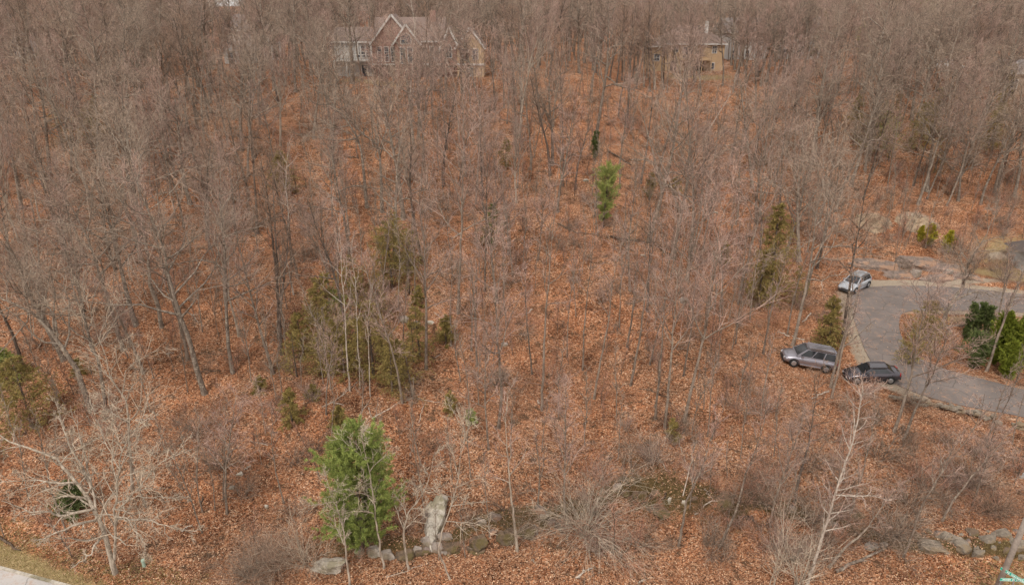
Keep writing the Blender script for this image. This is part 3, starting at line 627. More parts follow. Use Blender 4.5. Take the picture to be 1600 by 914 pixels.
HR = [  # name, kind, radius, over, lines, desc
 ('bare_tree', 'oak', .24, {}, [[(321, 616), (307, 578), (297, 534), (284, 501), (273, 465), (262, 428), (256, 385), (240, 350)], [(262, 428, 0), (285, 385, 1), (298, 350, 1.5)], [(284, 493), (300, 478, -1), (310, 462, -1)]], 'dark kinked tree'),
 ('bare_tree', 'oak', .20, {}, [[(253, 511), (246, 475), (235, 446), (232, 406), (224, 356), (219, 305), (211, 273)]], 'straight grey tree'),
 ('bare_tree', 'oak', .19, {}, [[(192, 546), (179, 501), (164, 455), (148, 406), (137, 371), (118, 335)], [(150, 408, 0), (170, 385, .6), (185, 360, 1)]], 'forked grey tree'),
 ('bare_tree', 'oak', .24, {}, [[(143, 642), (120, 578), (97, 542), (77, 516), (51, 488), (5, 468)], [(90, 528, 0), (87, 501, .5), (77, 483, 1), (61, 465, 1), (40, 420, 1)]], 'thick leaning tree'),
 ('bare_tree', 'oak', .16, {}, [[(166, 654), (160, 600), (154, 565), (141, 535), (130, 495), (118, 463)]], 'leaning grey tree'),
 ('bare_tree', 'pale', .11, {}, [[(206, 765), (203, 700), (200, 645), (197, 625), (174, 593), (166, 560)]], 'thin pale tree'),
 ('bare_tree', 'birch', .10, dict(start=.25, l1=.17, n1=44, a1=.75, rk=.45, ext=.02), [[(1258, 920), (1277, 864), (1302, 782), (1323, 716), (1334, 685), (1342, 650), (1346, 622)], [(1303, 774, 0), (1330, 774, -.6), (1360, 774, -1), (1395, 782, -1.2)]], 'pale straight slanting tree'),
 ('bare_tree', 'pale', .075, dict(n1=9, l1=.26, ext=.3), [[(547, 916), (540, 860), (537, 831), (530, 803), (520, 780)], [(536, 826, 0), (539, 800, .3), (538, 770, .6)]], 'slender forked pale tree'),
 ('bare_tree', 'pale', .075, dict(n1=9, l1=.26, ext=.3), [[(600, 888), (589, 826), (583, 777), (579, 747), (572, 715)]], 'slender pale tree'),
 ('bare_tree', 'pale', .085, dict(n1=9, l1=.26, ext=.3), [[(639, 891), (632, 850), (630, 834), (638, 800), (656, 780), (669, 752)], [(633, 845, 0), (625, 810, .5), (612, 770, 1)]], 'pale crooked twin-limbed tree'),
 ('bare_tree', 'pale', .065, dict(n1=9, l1=.26, ext=.3), [[(705, 906), (690, 872), (684, 859), (694, 821), (705, 790), (717, 744), (720, 700)], [(705, 790, 0), (730, 785, -.4), (765, 783, -.6)]], 'pale bent tree'),
 ('bare_tree', 'slim', .10, {}, [[(809, 861), (803, 808), (800, 782), (795, 740), (792, 690)]], 'straight pale stemmed tree'),
 ('bare_tree', 'slim', .10, {}, [[(1061, 853), (1066, 820), (1072, 785), (1089, 750), (1105, 705)]], 'grey leaning tree'),
 ('bare_tree', 'slim', .11, {}, [[(846, 641), (849, 570), (852, 501), (858, 430), (862, 380)]], 'dark straight stemmed tree'),
 ('bare_tree', 'slim', .08, {}, [[(832, 585), (827, 540), (823, 501), (820, 440)]], 'slim straight tree'),
 ('bare_tree', 'slim', .08, {}, [[(910, 579), (912, 540), (914, 501), (920, 440), (925, 400)]], 'slim straight tree'),
 ('bare_tree', 'slim', .10, {}, [[(928, 623), (938, 565), (951, 501), (958, 440)]], 'slim dark tree'),
 ('bare_tree', 'slim', .11, {}, [[(985, 602), (993, 560), (1000, 527), (1010, 450), (1020, 380)]], 'tall slim tree'),
 ('bare_tree', 'slim', .10, {}, [[(1024, 654), (1029, 600), (1033, 552), (1038, 480), (1042, 430)]], 'slim grey tree'),
 ('bare_tree', 'maple', .12, {}, [[(1039, 668), (1044, 615), (1048, 573), (1053, 501), (1060, 430)]], 'straight dark based tree'),
 ('bare_tree', 'maple', .14, {}, [[(1069, 659), (1087, 578), (1102, 519), (1112, 457), (1120, 400)]], 'stout leaning tree'),
 ('bare_tree', 'slim', .07, {}, [[(968, 512), (969, 470), (972, 420)]], 'slim dark stemmed tree'),
 ('bare_tree', 'slim', .08, {}, [[(1015, 570), (1021, 545), (1030, 510), (1040, 460)]], 'slim leaning tree'),
 ('bare_tree', 'maple', .19, {'n1': 22}, [[(1074, 440), (1084, 330), (1082, 280), (1079, 230), (1075, 190)], [(1077, 425, -.3), (1097, 343, -.6), (1112, 268, -.6), (1124, 200, -.8), (1135, 160, -.8)], [(1080, 400, .3), (1095, 330, .6), (1100, 260, 1), (1098, 200, 1.4)]], 'big multi-stemmed tree'),
 ('bare_tree', 'maple', .15, {}, [[(1155, 462), (1172, 393), (1185, 343), (1190, 293), (1196, 240)], [(1186, 340, 0), (1202, 290, .5), (1222, 245, 1)]], 'forked slanting tree'),
 ('bare_tree', 'dark', .12, {}, [[(880, 291), (880, 230), (878, 170), (876, 130)]], 'straight dark tree'),
 ('bare_tree', 'dark', .15, dict(ext=.1, l1=.17, n1=9), [[(1026, 277), (1039, 230), (1060, 160), (1075, 110)]], 'dark slanting tree'),
 ('bare_tree', 'dark', .15, dict(ext=.1, l1=.17, n1=9), [[(1001, 287), (1011, 230), (1018, 170), (1022, 120)], [(1018, 175, 0), (1040, 130, .6), (1065, 100, 1)]], 'dark forked tree'),
 ('bare_tree', 'oak', .20, {}, [[(573, 325), (566, 243), (558, 215), (540, 185), (520, 165), (505, 140)], [(558, 215, 0), (575, 200, -.6), (582, 215, -1), (588, 228, -1)]], 'oak with hooked drooping limb'),
 ('bare_tree', 'oak', .21, {}, [[(597, 332), (594, 243), (588, 225), (570, 212), (552, 195)], [(592, 236, 0), (605, 200, .5), (612, 150, 1), (618, 110, 1.5)]], 'twisted oak with pale limbs'),
 ('bare_tree', 'maple', .13, {}, [[(623, 297), (624, 230), (622, 160), (620, 120)]], 'straight grey tree'),
 ('bare_tree', 'maple', .10, {}, [[(658, 299), (661, 230), (663, 180), (665, 140)]], 'straight slim tree'),
 ('bare_tree', 'maple', .12, {}, [[(743, 320), (748, 243), (750, 180), (752, 140)]], 'straight grey tree'),
 ('bare_tree', 'maple', .14, {}, [[(716, 490), (718, 431), (721, 365), (722, 305), (724, 250)]], 'tall grey tree'),
 ('bare_tree', 'maple', .11, {}, [[(757, 456), (759, 380), (760, 318), (762, 260)]], 'tall slim tree'),
 ('birch_tree', 'birch', .08, {}, [[(459, 461), (448, 406), (449, 370), (451, 336), (447, 300)]], 'crooked white birch'),
 ('birch_tree', 'birch', .075, {}, [[(547, 611), (543, 570), (541, 540), (538, 476), (534, 430), (533, 400)]], 'tall white birch'),
 ('birch_tree', 'birch', .06, {}, [[(563, 606), (561, 570), (560, 540), (557, 490), (556, 450)]], 'thin white birch'),
 ('birch_tree', 'birch', .05, {}, [[(579, 620), (577, 580), (576, 545), (575, 500)]], 'thin grey-white birch'),
 ('bare_tree', 'maple', .14, {}, [[(666, 577), (666, 530), (666, 488), (664, 430), (663, 380)]], 'grey straight tree'),
 ('bare_tree', 'slim', .09, {}, [[(705, 541), (704, 490), (706, 430)]], 'slim grey tree'),
 ('bare_tree', 'maple', .13, {}, [[(779, 669), (784, 616), (780, 565), (776, 500), (774, 460)]], 'grey tree with mossy foot'),
 ('bare_tree', 'fan', .20, dict(ext=.6, n1=20), [[(811, 215), (818, 150), (828, 108), (838, 85)], [(828, 108, 0), (845, 80, .5), (862, 55, 1), (868, 20, 1.4)], [(822, 120, 0), (840, 60, -.6), (848, 10, -1)]], 'pale many-stemmed tree'),
 ('bare_tree', 'fan', .18, dict(ext=.6), [[(438, 228), (438, 163), (436, 130)], [(438, 163, 0), (425, 110, .5), (412, 80, 1)], [(437, 160, 0), (452, 105, -.5), (458, 75, -.6)]], 'silvery fan-crowned tree'),
 ('birch_tree', 'birch', .12, dict(ext=.5), [[(638, 191), (642, 130), (647, 75), (648, 40)]], 'white birch'),
 ('birch_tree', 'birch', .10, dict(ext=.5), [[(719, 223), (714, 170), (709, 126), (700, 100)]], 'pale leaning birch'),
 ('birch_tree', 'birch', .10, dict(ext=.1), [[(1096, 223), (1118, 185), (1137, 156), (1147, 130)]], 'broken slanting white birch'),
 ('bare_tree', 'oak', .20, {}, [[(1434, 320), (1450, 275), (1464, 230), (1480, 170)]], 'dark slanting tree'),
 ('bare_tree', 'maple', .13, {}, [[(1479, 322), (1500, 272), (1512, 230), (1520, 170)]], 'slim slanting tree'),
 ('bare_tree', 'oak', .17, {}, [[(1238, 540), (1254, 475), (1265, 420), (1272, 370), (1275, 330)], [(1266, 415, 0), (1285, 380, .6), (1302, 360, 1), (1322, 330, 1)]], 'forked grey tree'),
 ('bare_tree', 'oak', .16, dict(l1=.3), [[(1258, 462), (1270, 415), (1285, 380), (1290, 350), (1296, 300)], [(1285, 385), (1320, 385, 1), (1360, 388, 1.5), (1395, 384, 2)]], 'forked tree with long level limb'),
 ('bare_tree', 'oak', .19, dict(l1=.3), [[(1469, 513), (1478, 490), (1489, 468), (1505, 448), (1512, 410), (1530, 385)], [(1476, 508, 0), (1500, 509, -.8), (1540, 511, -1.4), (1574, 508, -1.6)], [(1472, 505, 0), (1492, 528, -1.4), (1528, 537, -1.8), (1566, 541, -2)], [(1489, 468), (1530, 455, 1), (1570, 470, 1.5)]], 'tree with pale broken side limbs'),
 ('bare_tree', 'maple', .13, {}, [[(1397, 675), (1410, 635), (1423, 593), (1430, 552), (1438, 510)]], 'dark leaning tree'),
 ('bare_tree', 'maple', .11, {}, [[(1410, 690), (1430, 640), (1456, 586), (1475, 540)]], 'slanting brown tree'),
 ('bare_tree', 'oak', .14, dict(n1=5, ext=.02, l1=.25), [[(1297, 606), (1310, 552), (1322, 514), (1326, 485)], [(1312, 548, 0), (1345, 520, -.6), (1368, 500, -1)]], 'tree with upswept limbs'),
 ('bare_tree', 'slim', .10, {}, [[(1290, 888), (1320, 856), (1350, 830), (1380, 790)]], 'low slanting mossy trunk'),
 ('bare_tree', 'slim', .10, {}, [[(1122, 856), (1150, 800), (1165, 740), (1185, 690)]], 'brown slanting tree'),
 ('bare_tree', 'slim', .08, {}, [[(1410, 870), (1425, 835), (1440, 790), (1470, 740), (1500, 700)]], 'dark leaning tree'),
 ('bare_tree', 'slim', .08, {}, [[(1470, 815), (1490, 780), (1510, 755), (1545, 715)]], 'grey leaning tree'),
 ('bare_tree', 'dark', .12, {}, [[(1240, 790), (1250, 740), (1262, 700), (1270, 650)]], 'brown stemmed tree'),
]
for k, (nm, kd, r, ov, ln, ds) in enumerate(HR):
    ov = dict(ov); ov.setdefault('ext', .45)
    hero(nm, kd, 100 + k, ln, r, ov, ds, bark='bark_pale' if ('pale' in ds and kd not in ('birch', 'oak')) else None)

# ------------------------------------------------------------------ where nothing random may stand
CARS = [G(1260, 571), G(1361, 591), G(1338, 455)]
HOUSES = []
def blocked(x, y, m=0.0):
    if x > 24 and 40 < y < 92:
        if float(poly_dist(np.array([x]), np.array([y]), DRIVE)[0]) < 1.0 + m: return True
    if float(road_side(x, y)) < 1.2 + m: return True
    for c in CARS:
        if math.hypot(x - c[0], y - c[1]) < 3.3 + m: return True
    for (hx, hy, hw, hd) in HOUSES:
        if abs(x - hx) < hw + m and abs(y - hy) < hd + m: return True
    return False
def in_frame(P, mu=30): u, v = proj(P); return (-mu < u[0] < 1600 + mu) and v[0] < 960
for (u, v, hw, hd) in [(632, 122, 14, 7), (1075, 112, 9, 8)]:
    p = G(u, v); HOUSES.append((p[0], p[1] + 5, hw, hd))
FARH = [(418, 150, 6), (80, 158, 6), (1135, 172, 5), (1222, 172, 5), (555, 185, 8), (1585, 128, 7)]
for (u, y_, hw) in FARH: HOUSES.append(((u - 800) / FPX * y_ * 1.0, y_, hw, 4.5))
# ------------------------------------------------------------------ prototypes, individual copies, mass
PROT = {}
def protos(kind, n, name):
    L = []
    for k in range(n):
        L.append(build_tree(name, kind, 1000 + 37 * k + sum(map(ord, kind)), (0, 0, 0)))
    PROT[kind] = L
protos('oak', 5, 'bare_tree'); protos('maple', 5, 'bare_tree'); protos('slim', 4, 'bare_tree'); protos('dark', 3, 'bare_tree'); protos('fan', 2, 'bare_tree')
protos('sap', 5, 'sapling'); protos('sapred', 4, 'sapling')
DESC = {'oak': 'broad grey bare tree', 'maple': 'mauve-twigged bare tree', 'slim': 'slim bare pole tree', 'dark': 'dark-barked bare tree', 'fan': 'pale fan-crowned bare tree', 'sap': 'thin tan sapling', 'sapred': 'low reddish twiggy sapling'}
used = set()
def place(kind, P, rng, smin=.8, smax=1.15, lean=.05):
    i = int(rng.integers(len(PROT[kind]))); pr_ = PROT[kind][i]; s = smin + (smax - smin) * rng.random()
    s2 = s * (.9 + .25 * rng.random()); rz = rng.random() * 6.283; ln = (rng.normal(0, lean), rng.normal(0, lean))
    P = (P[0], P[1], P[2] - .05)
    if (kind, i) not in used:
        used.add((kind, i)); o = pr_; o.location = P; o.rotation_euler = (ln[0], ln[1], rz); o.scale = (s, s, s2)
    else: o = dup(pr_, P, rz, (s, s2), ln)
    o['desc_'] = DESC[kind]; return o
def scatter(n, y0, y1, mind, rng, taken, margin=20, xr=None, pw=1.0):
    out = []; tries = 0
    cell = {}
    for q in taken: cell.setdefault((int(q[0] // 4), int(q[1] // 4)), []).append(q)
    while len(out) < n and tries < n * 60:
        tries += 1
        y = y0 + (y1 - y0) * rng.random() ** pw; wdt = .80 * y + 9
        if rng.random() > wdt / (.80 * y1 + 9): continue
        x = (rng.random() * 2 - 1) * wdt
        if xr and not xr(x, y): continue
        if blocked(x, y, .4): continue
        cx, cy = int(x // 4), int(y // 4); bad = False
        for a in (-1, 0, 1):
            for b in (-1, 0, 1):
                for q in cell.get((cx + a, cy + b), []):
                    if (q[0] - x) ** 2 + (q[1] - y) ** 2 < mind ** 2: bad = True; break
        if bad: continue
        z = gz(x, y); P = (x, y, z)
        if not in_frame(P, 60 if y < 110 else 200): continue
        cell.setdefault((cx, cy), []).append(P); out.append(P)
    return out
hero_pts = [tuple(B) for _, _, B in ALLTREES]
rng = np.random.default_rng(21)
# keep open ground where the photo shows it: near the road, in the middle, along the driveway
def dens(x, y):
    u, v = proj((x, y, gz(x, y))); u, v = u[0], v[0]
    d = .55
    if v > 820: d = .10
    elif v > 600 and u > 1180: d = .38
    elif v > 650: d = .24
    elif v > 430: d = .4
    if u < 330 and v < 600: d = max(d, .36)
    if v < 260: d = .75
    if 430 < u < 1170 and 110 < v < 430: d = .26
    if u < 345 and v > 610: d = .03
    if abs(u - 945) < 38 and 262 < v < 480: d = .03
    if 1310 < u and 320 < v < 690: d = .05
    if 1190 < u < 1420 and 560 < v < 760: d = .05
    if 505 < u < 765 and 100 < v < 230: d = .34
    if 990 < u < 1165 and 95 < v < 300: d = .03
    if 1180 < u < 1310 and 380 < v < 620: d = .3
    return d
n_h = sum(1 for _, n, _ in ALLTREES if n == 'bare_tree')
cand = scatter(470, 34, 128, 1.9, rng, hero_pts, xr=lambda x, y: rng.random() < dens(x, y))
cand.sort(key=lambda p: p[1])
ind = cand[:294 - n_h]; rest = cand[294 - n_h:]
def kind_at(P, rng):
    u, v = proj(P); u, v = u[0], v[0]; r = rng.random()
    if v > 430 and u > 420: return 'slim' if r < .65 else ('maple' if r < .85 else 'dark')
    if u > 1150 and v < 330: return 'dark' if r < .45 else ('oak' if r < .8 else 'maple')
    if u < 420: return 'oak' if r < .38 else ('maple' if r < .72 else ('dark' if r < .9 else 'fan'))
    return ['oak', 'maple', 'dark', 'slim', 'fan'][int(np.searchsorted([.2, .58, .78, .93, 1.0], r))]
for P in ind:
    k = kind_at(P, rng); sc_ = (.5, .8) if proj(P)[1][0] > 640 else (.7, 1.05)
    ALLTREES.append((place(k, P, rng, *sc_), 'bare_tree', P))
taken = hero_pts + cand
saps = scatter(1500, 33, 118, .8, rng, taken, pw=.8, xr=lambda x, y: rng.random() < (1.0 if not (x > 21 and 40 < y < 80) else .12))
saps.sort(key=lambda p: p[1])
SAPS = []
for P in saps[:290]:
    SAPS.append((place('sap' if rng.random() < .62 else 'sapred', P, rng, .5, 1.1, .06), 'sapling', P))

def mass(name, pts, kinds, rng, smin, smax, label, cat, lean=.06):
    """one object of kind stuff: far too many stems to count, instanced on points"""
    me = bpy.data.meshes.new(name); me.from_pydata([tuple(map(float, p)) for p in pts], [], [])
    n = len(pts); s = smin + (smax - smin) * rng.random(n)
    for an, ty, dat in (('srot', 'FLOAT_VECTOR', np.stack([rng.normal(0, lean, n), rng.normal(0, lean, n), rng.random(n) * 6.283], 1)),
                        ('sscl', 'FLOAT_VECTOR', np.stack([s, s, s * (.9 + .25 * rng.random(n))], 1))):
        a = me.attributes.new(an, ty, 'POINT'); a.data.foreach_set('vector', dat.astype(np.float32).ravel())
    pr_ = [p for k in kinds for p in PROT[k]]
    a = me.attributes.new('pick', 'INT', 'POINT'); a.data.foreach_set('value', rng.integers(0, len(pr_), n).astype(np.int32))
    o = bpy.data.objects.new(name, me); COL.objects.link(o); o['kind'] = 'stuff'; o['label'] = label; o['category'] = cat
    ng = bpy.data.node_groups.new(name + '_spread', 'GeometryNodeTree')
    ng.interface.new_socket('Geometry', in_out='INPUT', socket_type='NodeSocketGeometry'); ng.interface.new_socket('Geometry', in_out='OUTPUT', socket_type='NodeSocketGeometry')
    gi = ng.nodes.new('NodeGroupInput'); go = ng.nodes.new('NodeGroupOutput')
    iop = ng.nodes.new('GeometryNodeInstanceOnPoints'); jn = ng.nodes.new('GeometryNodeJoinGeometry')
    for p in pr_:
        j2 = ng.nodes.new('GeometryNodeJoinGeometry')
        for ch in p.children:
            oi = ng.nodes.new('GeometryNodeObjectInfo'); oi.inputs['Object'].default_value = ch; oi.transform_space = 'ORIGINAL'
            ng.links.new(oi.outputs['Geometry'], j2.inputs[0])
        g2 = ng.nodes.new('GeometryNodeGeometryToInstance'); ng.links.new(j2.outputs[0], g2.inputs[0]); ng.links.new(g2.outputs[0], jn.inputs[0])
    ng.links.new(gi.outputs[0], iop.inputs['Points']); ng.links.new(jn.outputs[0], iop.inputs['Instance']); iop.inputs['Pick Instance'].default_value = True
    for an, dt, sk in (('srot', 'FLOAT_VECTOR', 'Rotation'), ('sscl', 'FLOAT_VECTOR', 'Scale'), ('pick', 'INT', 'Instance Index')):
        na = ng.nodes.new('GeometryNodeInputNamedAttribute'); na.data_type = dt; na.inputs['Name'].default_value = an
        ng.links.new(na.outputs['Attribute'], iop.inputs[sk])
    ng.links.new(iop.outputs[0], go.inputs[0])
    md = o.modifiers.new('spread', 'NODES'); md.node_group = ng
    return o
far = scatter(2300, 124, 300, 1.9, rng, cand, xr=lambda x, y: not (y > 140 and abs(x / y * 1000 + 385) < 26), pw=1.5)
mass('distant_woods', rest + far, ['oak', 'maple', 'dark', 'maple'], rng, .75, 1.1, 'bare brown and mauve woods massed around and beyond the hilltop houses', 'woods')
mass('sapling_undergrowth', saps[290:], ['sap', 'sapred'], rng, .5, 1.1, 'thin young saplings crowding the upper leaf covered slope', 'undergrowth')

# ------------------------------------------------------------------ labels for the trees and saplings
LAND = [('brick house', 640, 115), ('tan house', 1075, 112), ('bright little pine', 945, 345), ('tall green pine', 545, 825), ('parked minivan', 1262, 572), ('black sedan', 1357, 592), ('silver car', 1338, 455),
        ('green hedge trees', 1550, 560), ('rock outcrop', 1420, 425), ('pale boulder face', 680, 810), ('flat grey rock', 515, 882), ('pale spreading roadside tree', 180, 880), ('utility pole', 1545, 900), ('stone wall', 1500, 645),
        ('crooked white birch', 455, 450), ('green hemlock thicket', 545, 520), ('little round evergreen', 737, 655), ('arching pale shrub', 912, 835), ('big multi-stemmed tree', 1074, 440), ('dark kinked tree', 320, 612),
        ('dull evergreens beside driveway', 1210, 440), ('yellow-green bushes', 1465, 380), ('hooked-limb oak', 575, 325), ('mossy hollow', 1050, 770), ('tall white birch', 547, 610), ('stone slabs', 1480, 850),
        ('olive evergreen on slope', 440, 290), ('far evergreens', 1400, 240), ('grey stump rocks', 375, 745), ('silvery fan-crowned tree', 438, 228), ('dark evergreen on slope', 930, 245), ('fallen dark log', 960, 385),
        ('mossy evergreen thicket', 20, 620), ('grey boulder', 1068, 470), ('pale many-stemmed tree', 811, 215), ('broken white birch', 1096, 223)]
ORD = ['', 'second ', 'third ', 'fourth ', 'fifth ', 'sixth ', 'seventh ', 'eighth ', 'ninth ', 'tenth ', 'eleventh ', 'twelfth ', 'thirteenth ', 'fourteenth ', 'fifteenth ', 'sixteenth ', 'seventeenth ', 'eighteenth ', 'nineteenth ', 'twentieth ']
def auto_label(items, word):
    B = {}
    for o, nm, P in items:
        u, v = proj(P); u, v = u[0], v[0]
        best = min(range(len(LAND)), key=lambda i: math.hypot(u - LAND[i][1], (v - LAND[i][2]) * 1.3))
        du, dv = u - LAND[best][1], v - LAND[best][2]
        rel = ('above' if dv < 0 else 'below') if abs(dv) * 1.2 > abs(du) else ('left of' if du < 0 else 'right of')
        B.setdefault((best, rel), []).append((math.hypot(du, dv), o))
    for (b, rel), L in B.items():
        L.sort(key=lambda q: q[0])
        for i, (_, o) in enumerate(L):
            od = ORD[i] if i < len(ORD) else '%dth ' % (i + 1)
            if o.get('label'): continue
            o['label'] = '%s, %sclosest %s %s the %s' % (o['desc_'], od, word, rel, LAND[b][0])
auto_label([a for a in ALLTREES if a[1] == 'bare_tree'], 'tree'); auto_label([a for a in ALLTREES if a[1] == 'birch_tree'], 'birch'); auto_label(SAPS, 'sapling')
for o, nm, P in ALLTREES + SAPS:
    o['category'] = 'tree' if nm != 'sapling' else 'sapling'
    o['group'] = {'bare_tree': 'bare trees on the wooded slope', 'birch_tree': 'white birches on the slope', 'sapling': 'thin saplings on the leafy slope'}[nm]
    for k in ('desc_', 'h_'):
        if k in o: del o[k]

